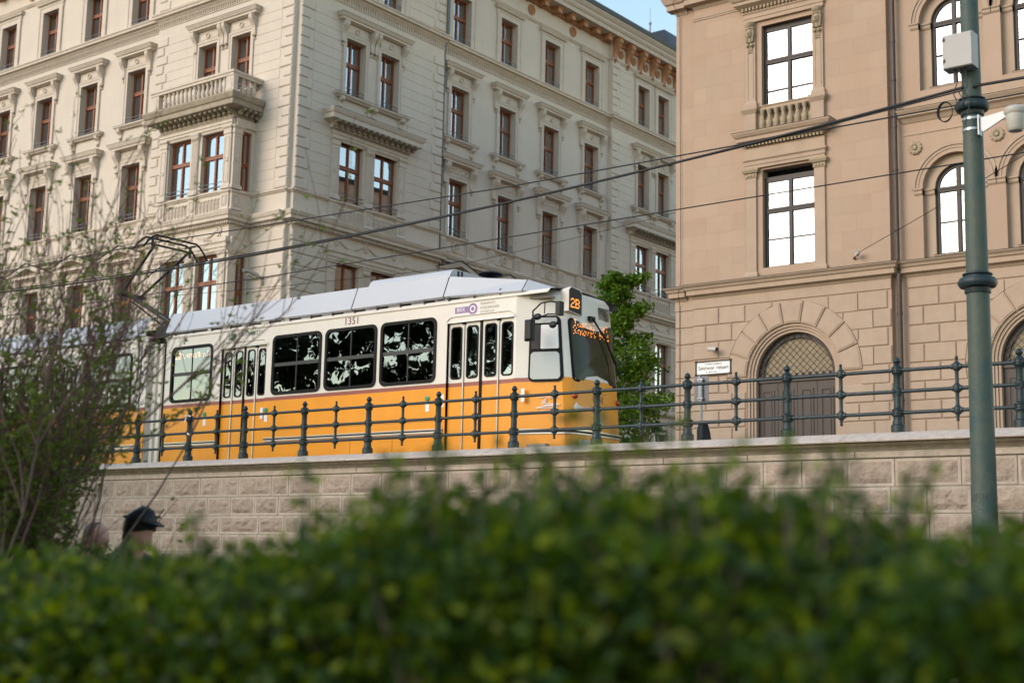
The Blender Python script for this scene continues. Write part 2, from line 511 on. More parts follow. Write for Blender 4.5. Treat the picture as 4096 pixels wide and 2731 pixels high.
def casement(w, h, tr, mf=None, fr=0.055, yf=0.25, back=True):
    """wooden frame with transom and central mullion, sill centre at the origin; returns frame mesh and pane rectangles"""
    mf = mf or wood
    mb = MB(); x0, x1 = -w / 2, w / 2; zt = h * tr
    y0, y1 = yf, yf + 0.09
    mb.box(x0, x0 + fr, y0, y1, 0, h); mb.box(x1 - fr, x1, y0, y1, 0, h)
    mb.box(x0 + fr, x1 - fr, y0, y1, 0, fr); mb.box(x0 + fr, x1 - fr, y0, y1, h - fr, h)
    mb.box(x0 + fr, x1 - fr, y0 - 0.03, y1, zt - 0.065, zt + 0.065)
    mb.box(x0 + fr, x1 - fr, y0 - 0.045, y0 - 0.03, zt + 0.02, zt + 0.06)
    mb.box(-0.036, 0.036, y0 - 0.012, y1, fr, zt - 0.065); mb.box(-0.036, 0.036, y0 - 0.012, y1, zt + 0.065, h - fr)
    panes = []
    for (a, b) in ((x0 + fr, -0.036), (0.036, x1 - fr)):
        for (c, d) in ((fr, zt - 0.065), (zt + 0.065, h - fr)):
            s = 0.022
            mb.box(a, a + s, y0 + 0.02, y1 - 0.015, c, d); mb.box(b - s, b, y0 + 0.02, y1 - 0.015, c, d)
            mb.box(a + s, b - s, y0 + 0.02, y1 - 0.015, c, c + s); mb.box(a + s, b - s, y0 + 0.02, y1 - 0.015, d - s, d)
            panes.append((a + s, b - s, c + s, d - s))
    if back:
        B = yf + 0.75
        mb.add([(x0, B, 0), (x1, B, 0), (x1, B, h), (x0, B, h), (x0, y1, 0), (x1, y1, 0), (x1, y1, h), (x0, y1, h)],
               [(0, 1, 2, 3), (4, 5, 1, 0), (5, 6, 2, 1), (6, 7, 3, 2), (7, 4, 0, 3)], 1)
    return mb.mesh("window_frame", [mf, room], None), panes, yf + 0.045


def pane_mesh(r, g):
    mb = MB(); a, b, c, d = r
    mb.box(a, b, -0.003, 0.003, c, d)
    return mb.mesh("pane", g)


class Window:
    """template: one frame mesh and its sub-parts, put up any number of times with shared mesh data"""
    def __init__(self, w, h, tr=0.60, g=None, curtains=True, yf=0.25):
        self.w, self.h = w, h
        self.frame, panes, yp = casement(w, h, tr, yf=yf)
        self.subs = [("pane", pane_mesh(p, g or glass_b), (0, yp, 0)) for p in panes]
        self.curt = []
        if curtains:
            for k, (a, b) in enumerate(((-w / 2 + 0.07, -0.02), (0.02, w / 2 - 0.07), (-w / 2 + 0.07, w * 0.12))):
                mb = MB(); n = 9; vs = []; fs = []
                for i in range(n):
                    x = a + (b - a) * i / (n - 1); y = yp + 0.16 + 0.018 * (-1) ** i
                    vs += [(x, y, 0.08), (x, y, h - 0.08)]
                for i in range(n - 1): fs.append((2 * i, 2 * i + 2, 2 * i + 3, 2 * i + 1))
                mb.add(vs, fs); self.curt.append(mb.mesh("curtain", curtain, 80))

    def sub(self, name, mesh, loc=(0, 0, 0)):
        self.subs.append((name, mesh, loc)); return self

    def put(self, root, loc, rz=0.0, label=None):
        o = link("window", self.frame, root, loc, rz)
        if label: o["label"] = label
        for n, me, l in self.subs: _link(n, me, o, l)
        if self.curt:
            for me in random.choice([[self.curt[1]], [self.curt[1]], [self.curt[0], self.curt[1]], [self.curt[1]], [self.curt[2]], [self.curt[0]]]):
                _link("curtain", me, o)
        return o


def surround_mesh(w, h, aw=0.17, pr=0.05, ears=0.0, bottom=False):
    mb = MB(); a = w / 2
    for (o, q0, q1) in ((pr, 0.0, aw), (pr + 0.02, aw - 0.05, aw + 0.015), (pr * 0.5, -0.001, 0.03)):
        mb.box(-a - q1, -a - q0, -o, 0.01, 0, h + q0); mb.box(a + q0, a + q1, -o, 0.01, 0, h + q0)
        mb.box(-a - q1 - ears, a + q1 + ears, -o - 0.001, 0.01, h + q0, h + q1)
    return mb.mesh("surround", cream_trim)


def hood_mesh(uL, uR, z, mats=None, pr=0.33, hh=0.25):
    mb = MB()
    mb.ledge(uL, uR, [(0.12, z), (0.14, z + 0.02), (pr - 0.10, z + 0.04), (pr - 0.10, z + 0.12), (pr - 0.06, z + 0.13), (pr - 0.04, z + 0.17), (pr, z + hh - 0.02), (pr, z + hh)])
    mb.ledge(uL - pr + 0.12 - 0.01, uR + pr - 0.12 + 0.01, [(pr + 0.01, z + hh + 0.001), (pr + 0.012, z + hh + 0.014)], mi=1)
    return mb.mesh("hood", mats or [cream_trim, zinc])


def relief_mesh(w, h, nx, nz, seed, mats):
    """carved foliage: a shallow panel of small bosses"""
    rr = random.Random(seed); mb = MB()
    mb.box(-w / 2, w / 2, -0.015, 0.01, 0, h)
    for i in range(nx):
        for j in range(nz):
            x = -w / 2 + w * (i + 0.5) / nx + rr.uniform(-.2, .2) * w / nx; z = h * (j + 0.5) / nz + rr.uniform(-.15, .15) * h / nz
            mb.ball((x, -0.015, z), 0.42 * h / nz, 6, 4, sc=(rr.uniform(.7, 1.5), 0.6, rr.uniform(.6, 1.1)))
    return mb.mesh("carved_panel", mats, 50)


# ------------------------------------------------------------------ LEFT BUILDING
LB = wthing("apartment_building", "long cream four-storey palace with orange wooden windows, oriel and balcony behind the tram", "building", (-34.7, 32.0, 2.45))
FY, AY = 32.0, 31.8            # recessed front plane and projecting corner pavilion
SX, AX = -34.76, -34.58        # the same two planes on the side street
Z90 = PI / 2
ZB, ZT = 2.45, 25.45
cols_f = [-43.75, -46.8, -49.87, -52.92, -55.97]
cols_s = [40.81, 43.88, 46.96, 50.01]
pair_f = [-39.3, -37.46]
pair_s = [34.69, 36.5]
pair_s2 = [54.08, 55.86]
L1z, L1h = 9.15, 2.50
L2z, L2h = 13.82, 2.26
L3z, L3h = 17.72, 2.14
L4z, L4h = 21.69, 2.02
G0z, G0h = 4.1, 3.2


def holes_for(cs, w, levels):
    return [(c - w / 2, c + w / 2, z, z + h) for c in cs for (z, h) in levels]


ALL = [(G0z, G0h), (L1z, L1h), (L2z, L2h), (L3z, L3h), (L4z, L4h)]
obj("wall", MB().wall(-60, -42.3, ZB, ZT, holes_for(cols_f, 1.1, ALL), .34), cream, LB, (0, FY, 0))
obj("wall", MB().wall(-42.3, -34.75, ZB, ZT, holes_for(pair_f, 1.0, ALL[3:]), .34).add([(-42.3, 0, ZB), (-42.3, 0.2, ZB), (-42.3, .2, ZT), (-42.3, 0, ZT)], [(0, 3, 2, 1)])
    .add([(-34.75, 0, ZB), (-34.75, 0.155, ZB), (-34.75, .155, ZT), (-34.75, 0, ZT)], [(0, 1, 2, 3)])
    .add([(-34.75, .155, ZB), (-34.58, .155, ZB), (-34.58, .155, ZT), (-34.75, .155, ZT)], [(0, 1, 2, 3)]), cream, LB, (0, AY, 0))
side_h = holes_for(pair_s, 1.0, ALL[3:]) + holes_for(pair_s, 1.2, ALL[:3])
obj("wall", MB().wall(31.955, 39.6, ZB, ZT, side_h, .34).add([(39.6, 0, ZB), (39.6, .18, ZB), (39.6, .18, ZT), (39.6, 0, ZT)], [(0, 1, 2, 3)]), cream, LB, (AX, 0, 0), Z90)
obj("wall", MB().wall(39.6, 51.4, ZB, ZT, holes_for(cols_s, 1.1, ALL), .34), cream, LB, (SX, 0, 0), Z90)
side2_h = holes_for(pair_s2, 1.0, ALL[3:]) + holes_for(pair_s2, 1.2, ALL[:3])
obj("wall", MB().wall(51.4, 59.2, ZB, ZT, side2_h, .34).add([(51.4, 0, ZB), (51.4, .18, ZB), (51.4, .18, ZT), (51.4, 0, ZT)], [(0, 3, 2, 1)]), cream, LB, (AX, 0, 0), Z90)
obj("wall", MB().box(-60, -36.0, 33.3, 59.1, ZB, ZT - .1), room, LB)

# --- window templates
con_S = console_mesh(0.17, 0.86, 0.26, cream_trim)
con_L = console_mesh(0.22, 0.92, 0.28, cream_trim)
sillbr = console_mesh(0.17, 0.36, 0.17, cream_trim)
small_ring = ring_mesh(0.10, cream_trim, 0.04, False)


def sill_mesh(uL, uR, z=0.0):
    mb = MB().ledge(uL, uR, [(0.10, z - 0.17), (0.12, z - 0.14), (0.14, z - 0.12), (0.20, z - 0.07), (0.20, z - 0.02)])
    mb.ledge(uL - .1, uR + .1, [(0.205, z - 0.019), (0.207, z - 0.006)], mi=1)
    return mb.mesh("sill", [cream_trim, zinc])


def frieze_mesh(w, z0, z1):
    mb = MB()
    mb.box(-w / 2, w / 2, -0.05, 0.01, z0, z1)
    mb.box(-w / 2 + .05, w / 2 - .05, -0.064, -0.05, z0 + 0.04, z0 + 0.06); mb.box(-w / 2 + .05, w / 2 - .05, -0.064, -0.05, z1 - 0.06, z1 - 0.04)
    return mb.mesh("frieze", cream_trim)


W3 = Window(1.1, L3h, 0.60)
W3.sub("surround", surround_mesh(1.1, L3h)).sub("hood", hood_mesh(-0.92, 0.92, 2.70)).sub("frieze", frieze_mesh(1.26, 2.32, 2.68))
for s in (-1, 1):
    W3.sub("console", con_S, (s * 0.80, -0.02, 2.69)); W3.sub("sill_bracket", sillbr, (s * 0.80, 0, -0.18))
W3.sub("sill", sill_mesh(-1.0, 1.0)).sub("guard_bar", rails_mesh(1.1)).sub("ring_ornament", small_ring, (0, -0.05, 2.48))

W2 = Window(1.1, L2h, 0.62)
W2.sub("surround", surround_mesh(1.1, L2h)).sub("hood", hood_mesh(-0.95, 0.95, 2.83, pr=0.36, hh=0.27)).sub("carved_panel", relief_mesh(1.24, 0.26, 9, 2, 3, cream_trim), (0, -0.04, 2.50))
W2.sub("frieze", frieze_mesh(1.3, 2.43, 2.82))
for s in (-1, 1): W2.sub("console", con_L, (s * 0.82, -0.02, 2.82))
W2.sub("guard_bar", rails_mesh(1.1))
# apron below each second-floor window: two panelled pedestals with a medallion between
ap = MB()
for s in (-1, 1):
    ap.ledge(s * 0.86 - 0.19, s * 0.86 + 0.19, [(0.13, -0.80), (0.10, -0.74), (0.08, -0.72), (0.08, -0.14), (0.13, -0.10), (0.13, -0.06)])
    ap.box(s * 0.86 - 0.10, s * 0.86 + 0.10, -0.10, -0.08, -0.62, -0.58); ap.box(s * 0.86 - 0.10, s * 0.86 + 0.10, -0.10, -0.08, -0.28, -0.24)
    ap.box(s * 0.86 - 0.10, s * 0.86 - 0.07, -0.10, -0.08, -0.58, -0.28); ap.box(s * 0.86 + 0.07, s * 0.86 + 0.10, -0.10, -0.08, -0.58, -0.28)
for (a, b, c, d) in ((-.6, .6, -.66, -.64), (-.6, .6, -.24, -.22), (-.6, -.58, -.64, -.24), (.58, .6, -.64, -.24)): ap.box(a, b, -0.035, 0.01, c, d)
W2.sub("apron", ap.mesh("apron", cream_trim)).sub("medallion", ring_mesh(0.22, cream_trim, 0.06), (0, -0.005, -0.44))

W4 = Window(1.1, L4h, 0.60)
W4.sub("surround", surround_mesh(1.1, L4h, 0.26, 0.05, 0.05)).sub("hood", MB().ledge(-0.86, 0.86, [(0.05, 2.30), (0.08, 2.33), (0.14, 2.36), (0.16, 2.42), (0.19, 2.46), (0.19, 2.48)]).mesh("hood", cream_trim)).sub("guard_bar", rails_mesh(1.1))

W1 = Window(1.1, L1h, 0.62)
W1.sub("surround", surround_mesh(1.1, L1h))
pd = MB().ledge(-1.05, 1.05, [(0.12, 3.0), (0.16, 3.04), (0.30, 3.06), (0.30, 3.14), (0.34, 3.18)])
pd.prism([(-1.30, 3.185), (-0.95, 3.185), (0, 3.46), (0.95, 3.185), (1.30, 3.185), (1.30, 3.24), (0, 3.64), (-1.30, 3.24)], -0.34, 0.0)
pd.prism([(-1.28, 3.245), (1.28, 3.245), (0, 3.63)], 0.001, 0.01)
pd.prism([(-1.37, 3.232), (-1.31, 3.252), (0, 3.655), (1.31, 3.252), (1.37, 3.232), (0, 3.69)], -0.38, 0.0, 1)
W1.sub("pediment", pd.mesh("pediment", [cream_trim, zinc])).sub("carved_panel", relief_mesh(1.2, 0.2, 10, 1, 5, cream_trim), (0, -0.04, 2.74)).sub("frieze", frieze_mesh(1.3, 2.68, 2.99))
for s in (-1, 1): W1.sub("console", con_L, (s * 0.85, -0.02, 2.98))
W1.sub("guard_bar", rails_mesh(1.1))
W0 = Window(1.1, G0h, 0.7); W0.sub("surround", surround_mesh(1.1, G0h, 0.2, 0.06))

for c in cols_f:
    for (T, z) in ((W0, G0z), (W1, L1z), (W2, L2z), (W3, L3z), (W4, L4z)): T.put(LB, (c, FY, z))
for c in cols_s:
    for (T, z) in ((W0, G0z), (W1, L1z), (W2, L2z), (W3, L3z), (W4, L4z)): T.put(LB, (SX, c, z), Z90)

W3p = Window(1.0, L3h, 0.60); W3p.sub("surround", surround_mesh(1.0, L3h, 0.15)).sub("frieze", frieze_mesh(1.1, 2.32, 2.68)).sub("ring_ornament", small_ring, (0, -0.05, 2.48)).sub("guard_bar", rails_mesh(1.0))
W4p = Window(1.0, L4h, 0.60); W4p.sub("surround", surround_mesh(1.0, L4h, 0.24, 0.05, 0.04)).sub("guard_bar", rails_mesh(1.0)).sub("hood", MB().ledge(-0.76, 0.76, [(0.05, 2.30), (0.08, 2.33), (0.14, 2.36), (0.16, 2.42), (0.19, 2.46), (0.19, 2.48)]).mesh("hood", cream_trim))


def side_or_front(x_or_y, z, side, depth=0.0):
    return ((AX + depth, x_or_y, z), Z90) if side else ((x_or_y, AY - depth, z), 0.0)


def pair_L3(cs, side):
    for c in cs:
        l, r = side_or_front(c, L3z, side); W3p.put(LB, l, r)
        l, r = side_or_front(c, L4z, side); W4p.put(LB, l, r)
    m = sum(cs) / 2
    l, r = side_or_front(m, L3z, side)
    link("hood", hood_mesh(-1.72, 1.72, 2.70), LB, l, r)
    if side or True:
        link("sill", sill_mesh(-1.85, 1.85), LB, l, r)
    for x in (-1.60, -0.11, 0.11, 1.60):
        l2, r2 = side_or_front(m + x, L3z + 2.69, side, 0.02); link("console", con_S, LB, l2, r2)
        l2, r2 = side_or_front(m + x, L3z - 0.18, side); link("sill_bracket", sillbr, LB, l2, r2)


pair_L3(pair_f, False); pair_L3(pair_s, True); pair_L3(pair_s2, True)

# --- tall paired windows with pilasters (oriel and side pavilions)
pil_fl = MB()
pil_fl.ledge(-0.20, 0.20, [(0.11, 0), (0.11, 0.10), (0.09, 0.12), (0.07, 0.14), (0.07, 0.16)])
pil_fl.box(-0.17, 0.17, -0.06, 0.01, 0.16, 1.95)
for k in range(5): pil_fl.box(-0.15 + k * 0.064, -0.15 + k * 0.064 + 0.036, -0.075, -0.06, 0.22, 1.92)
pil_fl.ledge(-0.17, 0.17, [(0.065, 1.95), (0.09, 1.97), (0.08, 1.99), (0.10, 2.12), (0.14, 2.20), (0.14, 2.25)])
for k in range(4): pil_fl.ball((-0.13 + k * 0.087, -0.10, 2.07), 0.05, 6, 5, sc=(1, 0.8, 1.5))
fluted_pilaster = pil_fl.mesh("fluted_pilaster", cream_trim)
pl = MB()
pl.ledge(-0.2, 0.2, [(0.11, 0), (0.11, 0.10), (0.08, 0.14), (0.08, 0.16)])
pl.box(-0.18, 0.18, -0.07, 0.01, 0.16, 1.95)
for (a, b, c, d) in ((-.12, -.10, .26, 1.84), (.10, .12, .26, 1.84), (-.12, .12, .24, .26), (-.12, .12, 1.84, 1.86)): pl.box(a, b, -0.085, -0.07, c, d)
pl.lathe([(0.085, 0.07), (0.08, 0.095), (0.05, 0.09), (0.04, 0.08)], 0, 0, 12, axis='y', cz=1.05)
pl.ledge(-0.18, 0.18, [(0.075, 1.95), (0.10, 1.98), (0.09, 2.0), (0.09, 2.14), (0.14, 2.20), (0.14, 2.25)])
panel_pilaster = pl.mesh("panelled_pilaster", cream_trim)
bl = MB()        # little blind arcade of the balustrade panel
for k in range(7):
    x = -0.55 + k * 0.183
    for s in (-1, 1): bl.box(x + s * 0.065 - 0.012, x + s * 0.065 + 0.012, -0.035, 0.005, 0.0, 0.36)
    for j in range(6):
        a0, a1 = PI * j / 6, PI * (j + 1) / 6
        bl.prism([(x + 0.077 * math.cos(a0), .36 + 0.077 * math.sin(a0)), (x + 0.077 * math.cos(a1), .36 + 0.077 * math.sin(a1)), (x + 0.053 * math.cos(a1), .36 + 0.053 * math.sin(a1)), (x + 0.053 * math.cos(a0), .36 + 0.053 * math.sin(a0))][::-1], -0.035, 0.005)
    bl.ball((x, -0.01, 0.26), 0.035, 6, 4, sc=(1, .7, 1.6)); bl.ball((x, -0.01, 0.12), 0.03, 6, 4, sc=(1, .7, 2.0))
arcade_panel = bl.mesh("arcaded_panel", cream_trim)
pdst = MB().ledge(-0.21, 0.21, [(0.13, 0), (0.10, 0.06), (0.08, 0.09), (0.08, 0.58), (0.13, 0.64), (0.13, 0.68)])
for (a, b, c, d) in ((-.12, -.09, .18, .50), (.09, .12, .18, .50), (-.12, .12, .15, .18), (-.12, .12, .50, .53)): pdst.box(a, b, -0.10, -0.08, c, d)
pdst.prism([(-.07, .20), (.07, .20), (.07, .48), (-.07, .48)], -0.095, -0.08)
pedestal = pdst.mesh("pedestal", cream_trim)
W2t = Window(1.2, 2.12, 0.60, yf=0.16); W2t.sub("guard_bar", rails_mesh(1.2)).sub("surround", MB().ledge(-0.62, 0.62, [(0.01, 2.12), (0.03, 2.14), (0.04, 2.19), (0.06, 2.25)]).mesh("surround", cream_trim))
W1t = Window(1.2, 2.40, 0.60, yf=0.16); W1t.sub("surround", MB().ledge(-0.62, 0.62, [(0.01, 2.40), (0.03, 2.42), (0.04, 2.47), (0.06, 2.53)]).mesh("surround", cream_trim)); W1t.sub("guard_bar", rails_mesh(1.2))

gar = MB()                                # garland with hanging ribbon discs
for j in range(2):
    for i in range(26):
        t = i / 25; x = -1.5 + j * 1.5 + 0.15 + 1.2 * t; z = -0.20 * math.sin(PI * t)
        r = 0.035 + 0.05 * math.sin(PI * t)
        gar.ball((x, -0.02, z), r, 6, 4, sc=(.8, .7, .9))
for x in (-1.5, 0, 1.5):
    gar.lathe([(0.13, 0), (0.13, 0.04), (0.09, 0.05), (0.07, 0.02), (0.03, 0.05)], x, 0, 14, axis='y')
    for s in (-1, 1):
        gar.tube([(x, -0.02, 0.10), (x + s * 0.10, -0.03, 0.17), (x + s * 0.17, -0.02, 0.13)], 0.025, 5)
        gar.tube([(x, -0.02, -0.12), (x + s * 0.07, -0.03, -0.20)], 0.03, 5)
garland = gar.mesh("garland", cream_trim, 50)
modil = MB()
prism_x(modil, [(0.01, 0), (0.01, -0.02), (-0.05, -0.20), (-0.10, -0.19), (-0.14, -0.12), (-0.30, -0.06), (-0.33, -0.03), (-0.33, 0)], -0.07, 0.07)
modil.ball((0, -0.12, -0.17), 0.055, 6, 5); modil.ball((0, -0.30, -0.05), 0.05, 6, 5)
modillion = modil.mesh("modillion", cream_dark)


def dentils(u0, u1, z0, z1, pr, pitch=0.105):
    mb = MB(); n = int((u1 - u0) / pitch)
    for i in range(n):
        x = u0 + (i + 0.25) * (u1 - u0) / n
        mb.box(x, x + pitch * 0.55, -pr, 0.005, z0, z1)
    return mb


def pavilion_pair(m, side, half, Y0, label=None):
    """the first and second floor of a pavilion: m centre, half = half width of the wall it covers, Y0 depth of its face"""
    def at(u, z, d=0.0):
        return side_or_front(m + u, z, side, Y0 + d)
    for u in (-0.905, 0.905):
        l, r = at(u, L2z, 0); W2t.put(LB, l, r, label)
        l, r = at(u, L1z, 0); W1t.put(LB, l, r, label)
    for (u, me) in ((-1.74, panel_pilaster), (0, fluted_pilaster), (1.74, panel_pilaster)):
        for z in (L2z - 0.02,):
            l, r = at(u, z); link(me.name.split(".")[0], me, LB, l, r)
        l, r = at(u, L1z + 0.18); o = link(me.name.split(".")[0], me, LB, l, r)
        l, r = at(u, 13.05); link("pedestal", pedestal, LB, l, r)
    for u in (-0.87, 0.87):
        l, r = at(u, 13.10); link("arcaded_panel", arcade_panel, LB, l, r)
        l, r = at(u, L1z - 0.78); link("arcaded_panel", arcade_panel, LB, l, r)
    l, r = at(0, 12.36); link("garland", garland, LB, l, r)
    # entablatures
    en = MB().ledge(-1.95, 1.95, [(0.08, 11.62), (0.08, 11.72), (0.11, 11.74), (0.11, 11.86), (0.16, 11.92), (0.10, 11.96), (0.10, 12.10)])
    l, r = at(0, 0); obj("entablature", en, cream_trim, LB, l, r)
    e2 = MB().ledge(-1.95, 1.95, [(0.08, 16.05), (0.08, 16.14), (0.11, 16.16), (0.11, 16.25), (0.15, 16.29)])
    obj("entablature", e2, cream_trim, LB, l, r)


# side pavilions
for (cs, lab) in ((pair_s, None), (pair_s2, None)):
    m = sum(cs) / 2
    pavilion_pair(m, True, 1.95, 0.0)
    hb = MB().ledge(-2.05, 2.05, [(0.18, 16.32), (0.20, 16.36), (0.20, 16.50), (0.40, 16.56), (0.50, 16.58), (0.50, 16.74), (0.54, 16.78), (0.60, 16.90), (0.60, 16.93)])
    hb.ledge(-2.45, 2.45, [(0.605, 16.931), (0.607, 16.945)], mi=1)
    obj("hood", hb, [cream_trim, zinc], LB, (AX, m, 0), Z90)
    for k in range(15): link("modillion", modillion, LB, (AX + 0.20, m - 2.05 + k * 4.1 / 14, 16.56), Z90)

# --- oriel on the river front
OY = 30.83; OL, OR_ = -40.45, -36.50; om = (OL + OR_) / 2
ow = MB().wall(OL, OR_, 8.3, 16.3, [(c - 0.6, c + 0.6, z, z + h) for c in (om - .905, om + .905) for (z, h) in ((L1z, 2.40), (L2z, 2.12))], 0.16, y=OY)
ow.add([(OL, OY, 8.3), (OL, AY, 8.3), (OL, AY, 16.3), (OL, OY, 16.3)], [(0, 3, 2, 1)])
ow.add([(OL, OY, 8.3), (OR_, OY, 8.3), (OR_, AY, 8.3), (OL, AY, 8.3)], [(0, 3, 2, 1)])
sw = MB().wall(OY, AY, 8.3, 16.3, [(31.14, 31.66, z, z + h) for (z, h) in ((L1z, 2.40), (L2z, 2.12))], 0.12, y=0)
obj("oriel_wall", ow, cream, LB); obj("oriel_wall", sw, cream, LB, (OR_, 0, 0), Z90)
pavilion_pair(om, False, 1.95, AY - OY)
ws = Window(0.52, 2.12, 0.45, curtains=False, yf=0.10); ws1 = Window(0.52, 2.40, 0.45, curtains=False, yf=0.10)
ws.put(LB, (OR_, 31.40, L2z), Z90); ws1.put(LB, (OR_, 31.40, L1z), Z90)
link("panelled_pilaster", panel_pilaster, LB, (OR_, 30.99, L2z - .02), Z90); link("panelled_pilaster", panel_pilaster, LB, (OR_, 30.99, L1z + .18), Z90)
link("pedestal", pedestal, LB, (OR_, 31.02, 13.05), Z90)
for (za, zb) in ((11.62, 12.10), (16.05, 16.30)):
    obj("entablature", MB().ledge(30.9, 31.8, [(0.08, za), (0.10, za + .1), (0.10, zb - .1), (0.14, zb)], retR=False, retL=False), cream_trim, LB, (OR_, 0, 0), Z90)
# oriel supporting slab with modillions and the balcony above it
sl = MB().ledge(OL, OR_, [(0.05, 16.32), (0.08, 16.36), (0.08, 16.44), (0.10, 16.46)], back=0.9)
sl.ledge(OL - 0.05, OR_ + 0.05, [(0.12, 16.60), (0.45, 16.66), (0.47, 16.68), (0.47, 16.84), (0.52, 16.88), (0.58, 17.02), (0.58, 17.08)], back=0.9)
sl.box(OL, OR_, -0.06, 0.9, 16.46, 16.62)
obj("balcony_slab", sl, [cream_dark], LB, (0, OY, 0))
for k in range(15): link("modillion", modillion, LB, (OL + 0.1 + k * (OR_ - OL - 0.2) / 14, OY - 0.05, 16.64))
for k in range(4): link("modillion", modillion, LB, (OR_ + 0.05, 30.98 + k * 0.24, 16.64), Z90)
balu = MB().lathe([(0.075, 0), (0.075, 0.05), (0.05, 0.07), (0.045, 0.09), (0.085, 0.20), (0.08, 0.27), (0.045, 0.40), (0.035, 0.46), (0.055, 0.50), (0.055, 0.53), (0.075, 0.55), (0.075, 0.60)], seg=10).mesh("baluster", cream_trim, 50)
BY = 30.55
for k in range(15): link("baluster", balu, LB, (-40.0 + k * 0.231, BY, 17.12))
for k in range(3): link("baluster", balu, LB, (-36.34, BY + 0.42 + k * 0.27, 17.12))
pr_ = MB().box(-40.72, -36.2, BY - 0.12, BY + 0.12, 17.72, 17.82).box(-40.75, -36.17, BY - 0.15, BY + 0.15, 17.82, 17.90).box(-36.46, -36.22, BY + 0.12, 31.8, 17.722, 17.82).box(-36.49, -36.19, BY + 0.15, 31.8, 17.82, 17.898)
obj("balcony_rail", pr_, cream_trim, LB)
for x in (-40.5, -36.42):
    obj("balcony_post", MB().box(x - 0.19, x + 0.22 * (1 if x > -38 else 1), BY - 0.10, BY + 0.10, 17.08, 17.72).box(x - .10, x + .13, BY - 0.115, BY - 0.10, 17.22, 17.62), cream_trim, LB)

# --- string courses and cornices that run along the building
def run(name, prof, mats, parts, mi=0):
    """the same moulding on each stretch of wall: parts = list of (side, plane, a, b, retL, retR)"""
    for (side, pl_, a, b, rl, rr) in parts:
        mb = MB().ledge(a, b, prof, retL=rl, retR=rr)
        obj(name, mb, mats, LB, (pl_, 0, 0) if side else (0, pl_, 0), Z90 if side else 0.0)


STRETCH = [(False, FY, -60, -42.3, False, False), (False, AY, -42.3, -34.75, True, False), (False, AY + .155, -34.75, -34.58, False, True), (True, AX, 31.955, 39.6, False, True), (True, SX, 39.6, 51.4, False, False), (True, AX, 51.4, 59.2, True, False)]
run("string_course", [(0.05, 21.36), (0.10, 21.40), (0.12, 21.44), (0.22, 21.48), (0.22, 21.55), (0.26, 21.60), (0.26, 21.64)], cream_trim, STRETCH)
run("sill_course", [(0.04, 13.66), (0.06, 13.70), (0.10, 13.72), (0.10, 13.76)], cream_trim, STRETCH)
run("cornice", [(0.05, 12.52), (0.06, 12.62), (0.24, 12.68), (0.24, 12.78), (0.28, 12.82), (0.32, 12.93), (0.32, 12.96)], cream_trim, STRETCH)
run("upper_string", [(0.03, 24.24), (0.06, 24.28), (0.10, 24.34), (0.10, 24.38)], cream_trim, STRETCH)
run("apron_base", [(0.04, 12.96), (0.04, 13.02), (0.02, 13.04)], cream_trim, STRETCH)
# corona and gutter above
run("corona", [(0.06, 25.30), (0.58, 25.34), (0.60, 25.52), (0.64, 25.54), (0.70, 25.64), (0.70, 25.72), (0.76, 25.78), (0.84, 25.90), (0.84, 25.95)], cream_trim, [(False, FY, -60, -34.9, False, False), (True, SX, 32.1, 59.2, False, False)])
obj("corona", MB().add([(-34.9, -.84, 25.95), (-34.9, -.58, 25.34), (-33.92, -.58 , 25.34), (-33.92, -.84, 25.95), (-33.92, .3, 25.34), (-33.92, .3, 25.95)], [(0, 1, 2, 3), (3, 2, 4, 5)]), cream_trim, LB, (0, FY, 0))
obj("roof", MB().add([(-60, 31.12, 25.96), (-33.88, 31.12, 25.96), (-33.88, 59.2, 25.96), (-60, 59.2, 25.96), (-60, 31.10, 26.16), (-33.86, 31.10, 26.16), (-33.86, 59.2, 26.16), (-60, 59.2, 26.16),
                     (-60, 36.6, 26.9), (-39.6, 36.6, 26.9), (-39.6, 59.2, 26.9), (-60, 59.2, 26.9)],
                    [(0, 1, 5, 4), (1, 2, 6, 5), (2, 3, 7, 6), (0, 3, 2, 1), (4, 5, 9, 8), (5, 6, 10, 9), (6, 7, 11, 10), (8, 9, 10, 11)]), zinc, LB)
obj("roof_tower", MB().add([(-40, 56.0, 26), (-34.0, 56.0, 26.0), (-34.0, 66, 26.0), (-40, 66, 26), (-38.8, 57.6, 28.0), (-35.6, 57.6, 28.0), (-35.6, 64, 28.0), (-38.8, 64, 28.0)],
                           [(0, 1, 5, 4), (1, 2, 6, 5), (2, 3, 7, 6), (3, 0, 4, 7), (4, 5, 6, 7)]), zinc, LB)
obj("lightning_rod", MB().tube([(-34.3, 54.2, 26.1), (-34.3, 54.2, 26.9)], 0.05, 6).tube([(-34.3, 54.2, 26.9), (-34.3, 54.2, 27.7)], 0.015, 5).ball((-34.3, 54.2, 26.9), 0.09, 6, 4), galv, LB)
